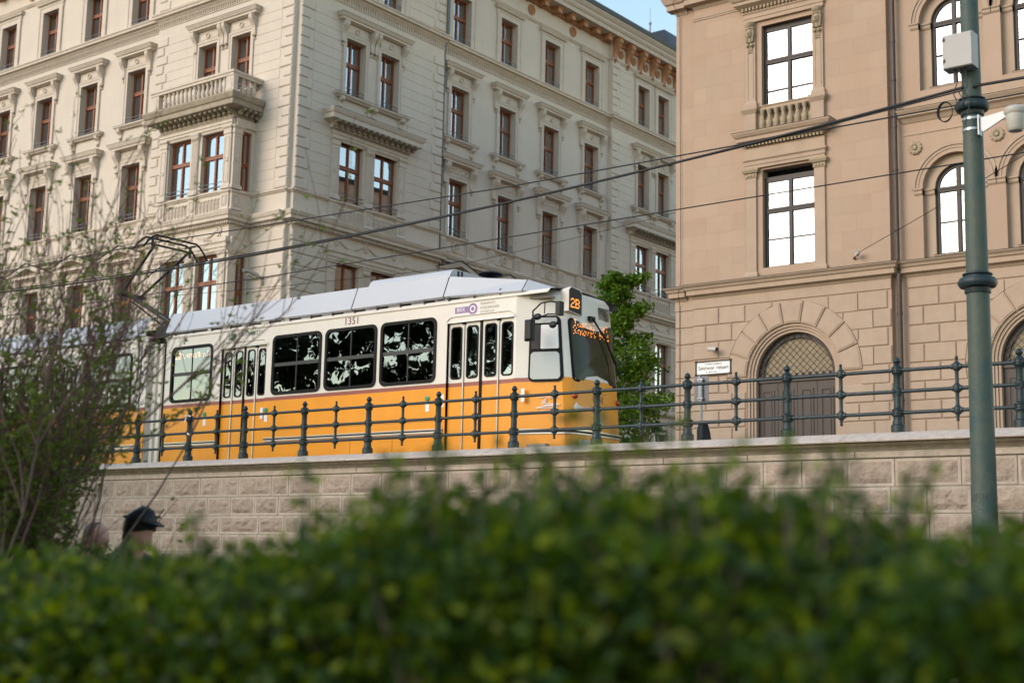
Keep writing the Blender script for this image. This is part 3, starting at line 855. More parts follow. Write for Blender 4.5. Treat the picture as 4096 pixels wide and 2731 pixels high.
# fluted frieze and dentils: rows of small repeated pieces
for (side, pl_, a, b, rl, rr) in STRETCH:
    if b - a < 0.5: continue
    fl = MB(); n = int((b - a) / 0.125)
    for i in range(n):
        x = a + (i + 0.5) * (b - a) / n
        fl.box(x - 0.014, x + 0.014, -0.05, 0.005, 21.12, 21.32)
        fl.prism([(x + 0.014, 21.29), (x + 0.111, 21.29), (x + 0.111, 21.35), (x + 0.09, 21.31), (x + .0625, 21.30), (x + .035, 21.31), (x + .014, 21.35)][::1], -0.048, 0.005)
    fl.box(a, b, -0.052, 0.004, 21.34, 21.37); fl.box(a, b, -0.03, 0.004, 21.09, 21.12)
    loc = (pl_, 0, 0) if side else (0, pl_, 0)
    tag(obj("fluted_frieze", fl, cream_trim, LB, loc, Z90 if side else 0), kind="stuff")
    tag(obj("dentil_row", dentils(a, b, 12.55, 12.64, 0.15), cream_trim, LB, loc, Z90 if side else 0), kind="stuff")
    tag(obj("dentil_row", dentils(a, b, 25.06, 25.24, 0.10, 0.15), terracotta, LB, loc, Z90 if side else 0), kind="stuff")
# cornice and dentils of the oriel
ocn = MB().ledge(OL - 0.1, OR_, [(0.03, 12.52), (0.06, 12.62), (0.24, 12.68), (0.24, 12.78), (0.28, 12.82), (0.32, 12.93), (0.32, 12.96)], back=0.95)
ocn.ledge(OL - .05, OR_, [(0.04, 13.66), (0.06, 13.70), (0.10, 13.72), (0.10, 13.76)], back=0.95)
obj("cornice", ocn, cream_trim, LB, (0, OY, 0))
tag(obj("dentil_row", dentils(OL - .1, OR_ + .1, 12.55, 12.64, 0.15), cream_trim, LB, (0, OY, 0)), kind="stuff")
tag(obj("dentil_row", dentils(OY - .1, 31.6, 12.55, 12.64, 0.15), cream_trim, LB, (OR_, 0, 0), Z90), kind="stuff")

# terracotta brackets and medallions below the eaves
tb = console_mesh(0.26, 0.92, 0.36, terracotta)
tblock = MB().ledge(-0.15, 0.15, [(0.42, 0.0), (0.42, 0.20), (0.46, 0.22), (0.46, 0.27)]).mesh("cornice_block", terracotta)
tmed = ring_mesh(0.24, terracotta, 0.05); tmed2 = ring_mesh(0.20, terracotta, 0.05)


def eaves_pavilion(a, b, side, pl_, n):
    for k in range(n):
        u = a + 0.16 + k * (b - a - 0.32) / (n - 1)
        l = (pl_, u, 0) if side else (u, pl_, 0); r = Z90 if side else 0
        link("eaves_bracket", tb, LB, (l[0], l[1], 25.10), r); link("cornice_block", tblock, LB, (l[0], l[1], 25.06), r)
        if k < n - 1:
            u2 = u + (b - a - .32) / (n - 1) / 2
            link("medallion", tmed2, LB, ((pl_, u2, 24.72) if side else (u2, pl_, 24.72)), r)


def eaves_recess(cs, a, b, side, pl_):
    r = Z90 if side else 0
    for c in cs: link("medallion", tmed, LB, ((pl_, c + 1.52, 24.74) if side else (c + 1.52, pl_, 24.74)), r)
    n = int((b - a) / 0.95)
    for k in range(n):
        u = a + (k + .5) * (b - a) / n
        link("cornice_block", tblock, LB, ((pl_, u, 25.04) if side else (u, pl_, 25.04)), r)


eaves_pavilion(31.955, 39.6, True, AX, 8); eaves_pavilion(51.4, 59.2, True, AX, 8); eaves_pavilion(-42.3, -34.75, False, AY, 8)
eaves_recess(cols_s[:3], 39.6, 51.4, True, SX); eaves_recess(cols_f[1:], -60, -42.3, False, FY)

# --- quoins
def quoin_mesh(w, h=0.33, pr=0.045):
    return MB().slab(0, w, 0, h, -pr, 0.01, 0.03).mesh("quoin", cream)


QL, QS = quoin_mesh(0.62), quoin_mesh(0.42)
QLm, QSm = MB().slab(-0.62, 0, 0, .33, -.045, .01, .03).mesh("quoin", cream), MB().slab(-0.42, 0, 0, .33, -.045, .01, .03).mesh("quoin", cream)
z = 13.82; k = 0
while z < 24.0:
    if not (20.95 < z + .33 and z < 21.70):
        big = k % 2 == 0
        link("quoin", QLm if big else QSm, LB, (-34.752, AY, z)); link("quoin", QL if big else QS, LB, (AX, 31.957, z), Z90)
        link("quoin", QL if big else QS, LB, (-42.298, AY, z))
        link("quoin", QLm if big else QSm, LB, (AX, 39.598, z), Z90); link("quoin", QL if big else QS, LB, (AX, 51.402, z), Z90)
    z += 0.363; k += 1
# banded rustication of the lower storeys on the pavilions
def bands(u0, u1, gaps, side, pl_, z0=2.5, z1=12.4, pitch=0.43):
    zz = z0
    while zz + pitch <= z1 + .01:
        segs = [(u0, u1)]
        for g in gaps:
            if zz + pitch > g[2] and zz < g[3]:
                new = []
                for (a, b) in segs:
                    if g[1] <= a or g[0] >= b: new.append((a, b)); continue
                    if g[0] - a > .12: new.append((a, g[0]))
                    if b - g[1] > .12: new.append((g[1], b))
                segs = new
        for (a, b) in segs:
            obj("rusticated_band", MB().slab(a, b, zz + .02, zz + pitch - .02, -.04, .01, .028), cream, LB, (pl_, 0, 0) if side else (0, pl_, 0), Z90 if side else 0)
        zz += pitch


m1, m2 = sum(pair_s) / 2, sum(pair_s2) / 2
bands(31.957, 39.598, [(m1 - 1.97, m1 + 1.97, 8.2, 12.6), (m1 - 1.75, m1 + 1.75, 4, 7.5)], True, AX)
bands(51.402, 59.2, [(m2 - 1.97, m2 + 1.97, 8.2, 12.6), (m2 - 1.75, m2 + 1.75, 4, 7.5)], True, AX)
bands(-42.298, -34.752, [(OL - .05, OR_ + .05, 8.2, 12.6)], False, AY)
for m in (m1, m2):
    obj("ledge", MB().ledge(m - 2.0, m + 2.0, [(0.05, 8.10), (0.22, 8.18), (0.25, 8.26), (0.25, 8.30)]).ledge(m - 1.95, m + 1.95, [(0.06, 9.0), (0.12, 9.05), (0.12, 9.10)]), cream_trim, LB, (AX, 0, 0), Z90)
    for (c) in (m - .905, m + .905): Window(1.2, G0h, 0.7, curtains=False).put(LB, (AX, c, G0z), Z90)
# fine courses of the pavilion walls between the floors
def courses(u0, u1, gaps, side, pl_, z0=13.82, z1=24.1, pitch=0.363):
    mb = MB(); zz = z0
    while zz < z1:
        if not (20.98 < zz + pitch and zz < 21.66):
            segs = [(u0, u1)]
            for g in gaps:
                if zz + pitch > g[2] and zz < g[3]:
                    new = []
                    for (a, b) in segs:
                        if g[1] <= a or g[0] >= b: new.append((a, b)); continue
                        if g[0] - a > .05: new.append((a, g[0]))
                        if b - g[1] > .05: new.append((g[1], b))
                    segs = new
            for (a, b) in segs: mb.slab(a, b, zz + .006, zz + pitch - .006, -.012, .005, .006)
        zz += pitch
    tag(obj("course_joints", mb, cream, LB, (pl_, 0, 0) if side else (0, pl_, 0), Z90 if side else 0), kind="stuff")


for (m, a, b) in ((m1, 32.60, 38.96), (m2, 52.04, 59.2)):
    courses(a, b, [(m - 1.98, m + 1.98, 13.8, 17.1), (m - 1.62, m + 1.62, 17.2, 20.5), (m - 1.9, m + 1.9, 21.6, 24.2)], True, AX)
courses(-41.66, -35.39, [(OL - .1, OR_ + .1, 13, 17.2), (om - 1.65, om + 1.65, 17.1, 20.5), (om - 1.85, om + 1.85, 21.6, 24.2)], False, AY)
# rain pipe in the corner of the side pavilion
pp = MB().tube([(SX + 0.09, 39.70, 2.5), (SX + 0.09, 39.70, 21.2), (SX + 0.25, 39.70, 21.5), (SX + .25, 39.70, 25.3)], 0.075, 10)
for zz in (6, 9.2, 12, 15, 18, 20.5): pp.lathe([(0.09, 0), (0.09, 0.05)], SX + 0.09, 39.70, 10, cz=zz)
obj("rain_pipe", pp, pipe_m, LB, smooth=40)
lamp = thing("wall_lamp", "slanted grey street lamp head fixed to the cream corner beside the oriel", "lamp", (-35.8, 31.8, 10.72))
obj("arm", MB().tube([(0, 0, 0), (-0.03, -0.25, 0.06)], 0.06, 8), galv, lamp, smooth=50)
obj("lamp_head", MB().ledge(-0.1, 0.1, [(0, 0)] * 1 + [(0.0, 0.0)], 0) if False else MB().add([(-.10, -.2, 0), (.10, -.2, 0), (.13, -.75, .10), (-.13, -.75, .10), (-.08, -.2, .12), (.08, -.2, .12), (.10, -.80, .20), (-.10, -.80, .20)], [(0, 1, 2, 3)[::-1], (4, 5, 6, 7), (0, 1, 5, 4), (1, 2, 6, 5), (2, 3, 7, 6), (3, 0, 4, 7)]), galv, lamp)
obj("lens", MB().add([(-.08, -.30, -.005), (.08, -.30, -.005), (.10, -.66, .06), (-.10, -.66, .06), (-.06, -.34, -.05), (.06, -.34, -.05), (.08, -.62, .01), (-.08, -.62, .01)], [(4, 5, 6, 7)[::-1], (0, 1, 5, 4), (1, 2, 6, 5), (2, 3, 7, 6), (3, 0, 4, 7)]), white_plastic, lamp)
# ------------------------------------------------------------------ RIGHT BUILDING
RB = wthing("corner_building", "peach stucco corner building with arched windows and brown gates by the side street", "building", (-13.0, 32.0, 2.57))
BYY = 32.0
XL, XS, XE, XP, XR = -19.44, -18.82, -13.27, -12.94, -3.0     # left edge, corner strip end, wing end, arcade start, right end
RT = 20.5
DC, DR, DS = -15.92, 1.10, 6.14            # gate centre, radius, springing height
arches = [-11.69, -9.67, -7.65, -5.63]
gates = [DC, -9.66, -5.62]
winC = -16.01


def arch_fill(mb, cx, r, zs, zt, y, seg=14, mi=0):
    """front spandrels of an arched opening whose rectangular hole goes up to zt = zs + r"""
    for s in (-1, 1):
        for i in range(seg):
            a0, a1 = PI / 2 * i / seg, PI / 2 * (i + 1) / seg
            p0 = (cx + s * r * math.cos(a0), zs + r * math.sin(a0)); p1 = (cx + s * r * math.cos(a1), zs + r * math.sin(a1))
            q = [(p0[0], y, p0[1]), (cx + s * r, y, zt) if i == 0 else (p0[0], y, zt), (p1[0], y, zt), (p1[0], y, p1[1])]
            q[1] = (p0[0], y, zt)
            mb.add(q, [(0, 1, 2, 3)] if s < 0 else [(3, 2, 1, 0)], mi)


def arch_reveal(mb, cx, r, z0, zs, y0, y1, seg=16, mi=0):
    pts = [(cx - r, z0), (cx - r, zs)] + [(cx - r * math.cos(PI * i / seg), zs + r * math.sin(PI * i / seg)) for i in range(1, seg)] + [(cx + r, zs), (cx + r, z0)]
    vs = [(x, y0, z) for x, z in pts] + [(x, y1, z) for x, z in pts]; n = len(pts)
    mb.add(vs, [(i, i + 1, i + 1 + n, i + n) for i in range(n - 1)], mi)


def arch_band(mb, cx, zs, r0, r1, y0, y1, seg=18, a0=0.0, a1=PI, mi=0):
    """ring segment standing out from y1 to y0"""
    for i in range(seg):
        p, q = a0 + (a1 - a0) * i / seg, a0 + (a1 - a0) * (i + 1) / seg
        c = [(cx - r * math.cos(t), zs + r * math.sin(t)) for (r, t) in ((r0, p), (r0, q), (r1, q), (r1, p))]
        vs = [(x, y0, z) for x, z in c] + [(x, y1, z) for x, z in c]
        fs = [(3, 2, 1, 0), (0, 1, 5, 4), (2, 3, 7, 6)]
        if i == 0: fs.append((3, 0, 4, 7))
        if i == seg - 1: fs.append((1, 2, 6, 5))
        mb.add(vs, fs, mi)


def wall_arched(u0, u1, z0, z1, rects, arcs, y, reveal):
    """rects: (a, b, c, d); arcs: (cx, r, z bottom, z spring)"""
    hs = list(rects) + [(cx - r, cx + r, zb, zs + r) for (cx, r, zb, zs) in arcs]
    mb = MB().wall(u0, u1, z0, z1, hs, 0.0, y=y)
    for (a, b, c, d) in rects:
        mb.add([(a, y, c), (b, y, c), (b, y, d), (a, y, d), (a, y + reveal, c), (b, y + reveal, c), (b, y + reveal, d), (a, y + reveal, d)],
               [(0, 4, 5, 1), (1, 5, 6, 2), (2, 6, 7, 3), (3, 7, 4, 0)])
    for (cx, r, zb, zs) in arcs:
        arch_fill(mb, cx, r, zs, zs + r, y); arch_reveal(mb, cx, r, zb, zs, y, y + reveal)
    return mb


# walls
obj("wall", wall_arched(XS, XE, 2.5, RT, [(-16.745, -15.275, 8.97, 11.60), (-16.745, -15.275, 12.95, 15.56)], [(DC, 1.31, 2.5, DS)], 0, 0.30)
    .add([(XS, 0, 2.5), (XS, 0.10, 2.5), (XS, .10, RT), (XS, 0, RT)], [(0, 3, 2, 1)]).add([(XE, 0, 2.5), (XE, 0.16, 2.5), (XE, .16, RT), (XE, 0, RT)], [(0, 1, 2, 3)]), peach, RB, (0, BYY, 0))
obj("wall", MB().wall(XL, XS, 2.5, RT, [], y=0.10).add([(XL, .1, 2.5), (XL, 26, 2.5), (XL, 26, RT), (XL, .1, RT)], [(0, 3, 2, 1)]), peach, RB, (0, BYY, 0))
up_arcs = [(c, 0.80, zb, zs) for c in arches for (zb, zs) in ((8.76, 10.50), (12.98, 14.73))]
obj("wall", wall_arched(XE, XR, 2.5, RT, [], up_arcs + [(g, 1.31, 2.5, DS) for g in gates[1:]], 0.16, 0.16).add([(XR, .16, 2.5), (XR, 26, 2.5), (XR, 26, RT), (XR, .16, RT)], [(0, 1, 2, 3)]), peach, RB, (0, BYY, 0))
for (c, r, zb, zs) in up_arcs:
    inner = MB(); zb2 = zb + 0.08
    inner.wall(c - 0.82, c + 0.82, zb, zs + 0.84, [(c - 0.55, c + 0.55, zb2, zs + 0.55)], 0.0, y=0.32)
    arch_fill(inner, c, 0.55, zs, zs + 0.55, 0.32); arch_reveal(inner, c, 0.55, zb2, zs, 0.32, 0.48)
    obj("arch_recess", inner, peach_trim, RB, (0, BYY, 0))

# ---- window kit: brown outer frame, white inner frame and a pale blind behind
def big_window(parent_loc, w, h, tr, arched=False, r=0.55, label=None):
    """sill centre at the local origin; y runs into the wall"""
    mb = MB(); x0, x1 = -w / 2, w / 2; f = 0.075; zt = tr
    top = h
    if not arched:
        mb.box(x0, x0 + f, 0, .08, 0, h); mb.box(x1 - f, x1, 0, .08, 0, h); mb.box(x0 + f, x1 - f, 0, .08, 0, .05); mb.box(x0 + f, x1 - f, 0, .08, h - f - .06, h)
        mb.box(-.045, .045, -.01, .08, .05, zt - .06); mb.box(-.045, .045, -.01, .08, zt + .06, h - f - .06)
    else:
        zs = h - r
        mb.box(x0, x0 + f, 0, .08, 0, zs); mb.box(x1 - f, x1, 0, .08, 0, zs); mb.box(x0 + f, x1 - f, 0, .08, 0, .05)
        arch_band(mb, 0, zs, r - f, r, 0, .08, 18)
        mb.box(-.045, .045, -.01, .08, .05, zt - .06); mb.box(-.045, .045, -.01, .08, zt + .06, h - f)
    mb.box(x0 + f, x1 - f, -.02, .08, zt - .06, zt + .06); mb.box(x0 + f, x1 - f, -.035, -.02, zt + .0, zt + .05)
    mb.box(x0 + f, x1 - f, .0, .05, zt * 0.5 - .012, zt * .5 + .012)
    o = obj("window", mb, wood_dk, RB, parent_loc)
    if label: o["label"] = label
    # inner white frame and blind
    iw = MB(); yi = 0.20
    for (a, b) in ((x0 + f, -.045), (.045, x1 - f)):
        iw.box(a, a + .06, yi, yi + .05, .05, h - .1); iw.box(b - .05, b, yi, yi + .05, .05, h - .1)
        for (zz, t) in ((zt - .1, .05), (h - (.16 if not arched else r * .62), .06), (zt * .5 - .06, .05)):
            iw.box(a + .06, b - .05, yi, yi + .05, zz, zz + t)
    _link("inner_frame", iw.mesh("inner_frame", inner_white), o)
    bd = MB()
    if arched:
        zs = h - r; seg = 12
        pts = [(x0 + .02, 0.0), (x1 - .02, 0.0)] + [((r - .02) * math.cos(PI * i / seg), zs + (r - .02) * math.sin(PI * i / seg)) for i in range(seg + 1)]
        bd.prism(pts, yi + .12, yi + .13)
    else:
        bd.box(x0, x1, yi + .12, yi + .13, 0, h)
    _link("blind", bd.mesh("blind", blind), o)
    for (a, b) in ((x0 + f, -.045), (.045, x1 - f)):
        for (c, d) in ((.05, zt - .06), (zt + .06, h - f)):
            if arched and c > zt - .1:
                zs = h - r; s = -1 if b < 0 else 1; rr = r - f
                arcp = [(s * rr * math.cos(PI / 2 * i / 6), zs + rr * math.sin(PI / 2 * i / 6)) for i in range(7)]
                arcp = [(max(abs(x), .045) * s, z_) for x, z_ in arcp]
                pts = [(s * .045, c), (s * rr, c)] + arcp[1:]
                if s < 0: pts = pts[::-1]
                g = MB().prism(pts, .037, .043)
            else:
                g = MB().box(a, b, .037, .043, c, d)
            _link("pane", g.mesh("pane", glass_r), o)
    return o


big_window((winC, BYY + .14, 8.97), 1.47, 2.44, 1.53)
big_window((winC, BYY + .14, 12.95), 1.47, 2.60, 1.62)
for c in arches:
    big_window((c, BYY + .40, 8.84), 1.10, 2.21, 1.62, True)
    big_window((c, BYY + .40, 13.06), 1.10, 2.22, 1.63, True)
obj("room", MB().box(XL + .3, XR - .3, 32.9, 33.0, 2.6, RT), room_w, RB)

# sills, imposts, archivolts
for c in arches:
    for (zb, zs) in ((8.76, 10.50), (12.98, 14.73)):
        m = MB()
        arch_band(m, c, zs, 0.98, 1.06, 0.13, 0.17, 20); arch_band(m, c, zs, 0.90, 0.95, 0.142, 0.17, 20)
        obj("archivolt", m, peach_trim, RB, (0, BYY, 0))
        for s in (-1, 1):
            m = MB()
            a, b = (c - 1.00, c - 0.80) if s < 0 else (c + 0.80, c + 1.00)
            m.ledge(a - (.0), b, [(-0.15, zs - .16), (-.12, zs - .12), (-.12, zs - .06), (-.09, zs - .03), (-.09, zs)], back=.30, retL=False, retR=False)
            a, b = (c - 0.80, c - 0.55) if s < 0 else (c + 0.55, c + 0.80)
            m.ledge(a, b, [(-0.31, zs - .16), (-.28, zs - .12), (-.28, zs - .06), (-.25, zs - .03), (-.25, zs)], back=.46, retL=False, retR=False)
            obj("impost", m, peach_trim, RB, (0, BYY, 0))
        obj("sill", MB().ledge(c - .56, c + .56, [(-.30, zb + .02), (-.26, zb + .05), (-.26, zb + .075)], back=.42).box(c - .60, c + .60, .25, .30, zb + .077, zb + .088, 1), [peach_trim, wood_dk], RB, (0, BYY, 0))
ros = MB(); ros.lathe([(0.05, 0), (0.05, .07), (.02, .085)], axis='y', seg=10)
for k in range(10):
    a = 2 * PI * k / 10; ros.ball((.115 * math.cos(a), -.03, .115 * math.sin(a)), .062, 6, 4, sc=(1, .5, 1))
ros_me = ros.mesh("rosette", peach_worn, 50)
for c in [arches[0] - 1.0] + [x + 1.01 for x in arches]:
    link("rosette", ros_me, RB, (c + .05, BYY + .16, 11.545))

# cornices.  (projection, z) from the wing face; the arcade wall and corner strip sit a little behind
def rrun(name, prof, mats, strip=True, arcade=True, flash=True):
    def mk(a, b, y, rl, rr):
        mb = MB().ledge(a, b, prof, back=.05, retL=rl, retR=rr)
        if flash:
            t = prof[-1]; e = t[0] - min(p[0] for p in prof)
            mb.ledge(a - (e if rl else 0), b + (e if rr else 0), [(t[0] + .008, t[1] + .001), (t[0] + .01, t[1] + .014)], back=.05, mi=1, retL=False, retR=False)
        obj(name, mb, mats, RB, (0, BYY + y, 0))
    mk(XS, XE, 0, True, True)
    if strip: mk(XL, XS - .25, .10, True, False)
    if arcade: mk(XP if name == "mid_cornice" else XE + .25, XR, .16, name == "mid_cornice", False)


rrun("string_course", [(0.02, 8.34), (0.05, 8.40), (0.16, 8.43), (0.16, 8.545), (0.20, 8.57), (0.22, 8.62), (0.28, 8.67), (0.28, 8.69)], [peach_trim, zinc])
rrun("main_cornice", [(0.02, 16.48), (0.06, 16.56), (0.22, 16.60), (0.22, 16.74), (0.27, 16.77), (0.34, 16.92), (0.34, 16.96)], [peach_trim, zinc])
mb = MB().ledge(XP, XR, [(0.02, 12.20), (0.06, 12.26), (0.09, 12.30), (0.16, 12.34), (0.16, 12.40), (0.22, 12.48), (0.22, 12.50)], back=.05, retR=False)
mb.ledge(XP - .21, XR, [(.228, 12.501), (.23, 12.514)], mi=1, retR=False); mb.ledge(XP + .02, XR, [(0.0, 11.88), (.02, 11.89), (.02, 11.93), (0.0, 11.94)], retR=False)
obj("mid_cornice", mb, [peach_trim, zinc], RB, (0, BYY + .16, 0))
obj("belt_course", MB().ledge(XS, XE, [(0.01, 16.14), (.02, 16.15), (.02, 16.19), (.035, 16.20), (.035, 16.25), (0.01, 16.26)], retL=False, retR=False), peach_trim, RB, (0, BYY, 0))
obj("attic_top", MB().box(XL - .1, XR, 32.0, 58, RT, RT + .2), zinc, RB)
# downpipe in the gap beside the wing
pm = MB().tube([(-13.09, 31.98, 8.75), (-13.09, 31.98, RT)], 0.058, 10)
for zz in (9.5, 11.0, 12.1, 13.3, 14.3, 15.5): pm.lathe([(.068, 0), (.072, .02), (.068, .05)], -13.09, 31.98, 10, cz=zz)
pm.tube([(-13.06, 31.98, 2.6), (-13.06, 31.98, 8.42)], 0.062, 10)
for zz in (3.2, 5.3, 7.4): pm.lathe([(.075, 0), (.075, .06)], -13.06, 31.98, 10, cz=zz)
obj("rain_pipe", pm, pipe_br, RB, smooth=40)
obj("lightning_wire", MB().tube([(-19.27, 32.05, 4.3), (-19.28, 32.05, 8.2), (-19.18, 31.80, 8.5), (-19.25, 32.05, 8.9), (-19.30, 32.05, 16.4), (-19.32, 31.70, 16.7), (-19.3, 32.0, 17.4)], 0.008, 4), wire_m, RB)

# pilastered window surrounds of the wing
FL, FR = -17.215, -14.935       # outer edges of the pilasters
def pilaster(x0, x1, z0, z1, face):
    m = MB(); c = (x0 + x1) / 2
    m.ledge(x0, x1, [(.10, z0), (.10, z0 + .10), (.08, z0 + .14), (.065, z0 + .16)])
    m.box(x0 + .01, x1 - .01, -.06, .01, z0 + .16, z1)
    if face:
        for s in (-1, 1): m.box(c + s * .08 - .012, c + s * .08 + .012, -.072, -.06, z0 + .25, z1 - .78)
    o = obj("pilaster", m, peach_trim, RB, (0, BYY, 0))
    if face:           # carved female head with leaf drop below it
        h = MB(); zc = z1 - .30
        h.ball((c, -.10, zc), .115, 12, 10, sc=(.82, .85, 1.25)); h.ball((c, -.205, zc - .02), .022, 6, 5, sc=(.8, 1, 2.0)); h.ball((c, -.185, zc - .075), .03, 6, 4, sc=(1.2, .6, .5))
        for s in (-1, 1):
            h.ball((c + s * .035, -.19, zc + .02), .018, 6, 4)
            for j in range(6): h.ball((c + s * (.095 + .01 * math.sin(j)), -.10, zc + .10 - j * .06), .042, 6, 5)
            h.ball((c + s * .06, -.10, z1 - .62), .055, 8, 6)
        for j in range(7): h.ball((c - .10 + j * .033, -.15 + .25 * abs(j - 3) / 20, zc + .15), .035, 6, 5)
        h.lathe([(.09, 0), (.13, .05), (.15, .12), (.15, .14)], c, -.07, 12, cz=z1 - .14)
        h.tube([(c, -.08, zc - .12), (c, -.07, zc - .24)], .06, 8)
        for j in range(3):
            for s in (-1, 0, 1): h.ball((c + s * .05, -.075, z1 - .66 - j * .07), .04 - .006 * j, 6, 5, sc=(.9, .6, 1.4))
        obj("carved_head", h, peach_worn, RB, (0, BYY, 0), smooth=60)
    return o


for (x0, x1) in ((FL + .015, FL + .32), (FR - .32, FR - .015)):
    pilaster(x0, x1, 13.34, 15.68, True)
    m = MB().ledge(x0 - .02, x1 + .02, [(.12, 12.62), (.12, 13.14), (.14, 13.17), (.19, 13.25), (.19, 13.33)]); obj("pedestal", m, peach_trim, RB, (0, BYY, 0))
    pilaster(x0, x1, 8.72, 11.40, False)
    m = MB().ledge(x0, x1, [(.065, 11.40), (.08, 11.42), (.08, 11.52), (.12, 11.54), (.15, 11.60), (.15, 11.65)])
    for j in range(3): m.lathe([(.035, 0.08), (.035, .10), (.01, .105)], x0 + .06 + j * .09, 0, 8, axis='y', cz=11.47)
    obj("capital", m, peach_worn, RB, (0, BYY, 0))
# entablatures
m = MB().ledge(FL, FR, [(.08, 15.70), (.08, 15.80), (.10, 15.81), (.10, 15.92), (.13, 15.95), (.13, 16.06), (.17, 16.08), (.30, 16.16), (.30, 16.24), (.34, 16.27), (.40, 16.37), (.40, 16.39)])
m.ledge(FL - .33, FR + .33, [(.408, 16.391), (.41, 16.405)], mi=1)
obj("window_cornice", m, [peach_trim, zinc], RB, (0, BYY, 0))
tag(obj("dentil_row", dentils(FL - .05, FR + .05, 16.0, 16.08, .20, .105), peach_worn, RB, (0, BYY, 0)), kind="stuff")
m = MB().ledge(FL + .01, FR - .01, [(.07, 11.66), (.07, 11.74), (.09, 11.75), (.09, 11.84), (.13, 11.88), (.13, 11.93), (.08, 11.95), (.08, 12.20), (.10, 12.22)])
obj("entablature", m, peach_trim, RB, (0, BYY, 0))
m = MB().ledge(FL, FR, [(.10, 12.30), (.14, 12.34), (.27, 12.37), (.27, 12.46), (.31, 12.49), (.36, 12.57), (.36, 12.60)])
m.ledge(FL - .27, FR + .27, [(.368, 12.601), (.37, 12.613)], mi=1)
obj("window_cornice", m, [peach_trim, zinc], RB, (0, BYY, 0))
tag(obj("dentil_row", dentils(FL, FR, 12.24, 12.31, .17, .10), peach_worn, RB, (0, BYY, 0)), kind="stuff")
bal2 = MB().lathe([(.07, 0), (.07, .04), (.045, .06), (.045, .08), (.085, .20), (.08, .26), (.045, .42), (.04, .46), (.065, .50), (.065, .54), (.075, .56), (.075, .60)], seg=10).mesh("baluster", peach_worn, 50)
for k in range(8): link("baluster", bal2, RB, (-16.72 + k * .203, BYY - .02, 12.62))
obj("balustrade_rail", MB().ledge(-16.87, -15.16, [(.04, 13.20), (.06, 13.22), (.06, 13.28), (.09, 13.31), (.09, 13.33)], retL=False, retR=False).box(-16.87, -15.16, .10, .12, 12.6, 13.2), peach_trim, RB, (0, BYY, 0))
# thin ashlar joints of the upper wall: slabs standing 8 mm proud
def ashlar(x0, x1, z0, z1, gaps, y, bw=0.78, bh=0.456):
    mb = MB(); zz = z0; r = 0
    while zz < z1 - .05:
        zt = min(zz + bh, z1); x = x0 - (bw / 2 if r % 2 else 0)
        while x < x1:
            a, b = max(x, x0), min(x + bw, x1); x += bw
            if b - a < .06: continue
            segs = [(a, b)]
            for g in gaps:
                if zt > g[2] and zz < g[3]:
                    segs = [s for (p, q) in segs for s in ((p, min(q, g[0])), (max(p, g[1]), q)) if s[1] - s[0] > .04]
            for (p, q) in segs: mb.slab(p + .0025, q - .0025, zz + .0025, zt - .0025, -.0025, .004, .002)
        zz = zt; r += 1
    return tag(obj("ashlar_render", mb, peach, RB, (0, BYY + y, 0)), kind="stuff")


ashlar(XS, XE, 8.72, 16.13, [(FL - .02, FR + .02, 8.6, 16.5)], 0); ashlar(XS, XE, 16.27, 16.48, [(FL - .3, FR + .3, 16, 16.5)], 0)
ashlar(XL, XS, 8.72, 16.48, [], .10, 0.62); ashlar(XS, XE, 16.97, RT, [], 0); ashlar(XL, XS, 16.97, RT, [], .10)

# ---- rusticated ground floor, each block its own piece
VR0, VR1 = 1.32, 1.87


def block(x0, x1, z0, z1, y, cx=None, side=0):
    if cx is None:
        return obj("rusticated_block", MB().slab(x0, x1, z0, z1, -.035, .01, .02), peach_trim, RB, (0, BYY + y, 0))
    # one end follows the curve of the arch
    n = 5; P = []
    far = (x1 - cx) if side > 0 else (cx - x0)
    if far < VR1:
        zc_ = DS + math.sqrt(VR1 ** 2 - (far - .05) ** 2) if far > .06 else DS + VR1
        z0 = max(z0, zc_)
    if z1 - z0 < .05: return None
    for i in range(n + 1):
        z_ = z0 + (z1 - z0) * i / n; dz = z_ - DS
        e = math.sqrt(max(0, VR1 ** 2 - dz * dz)) + .02 if dz < VR1 else 0
        P.append((cx + side * e, z_))
    if side > 0: P = [(min(max(p[0], x0), x1 - .01), p[1]) for p in P]; poly = [(x1, z0), (x1, z1)] + P[::-1]
    else: P = [(max(min(p[0], x1), x0 + .01), p[1]) for p in P]; poly = [(x0, z1), (x0, z0)] + P
    Q = []
    for p in poly:
        if not Q or math.hypot(p[0] - Q[-1][0], p[1] - Q[-1][1]) > .004: Q.append(p)
    poly = Q
    return obj("rusticated_block", MB().prism(poly, -.03, .01), peach_trim, RB, (0, BYY + y, 0))


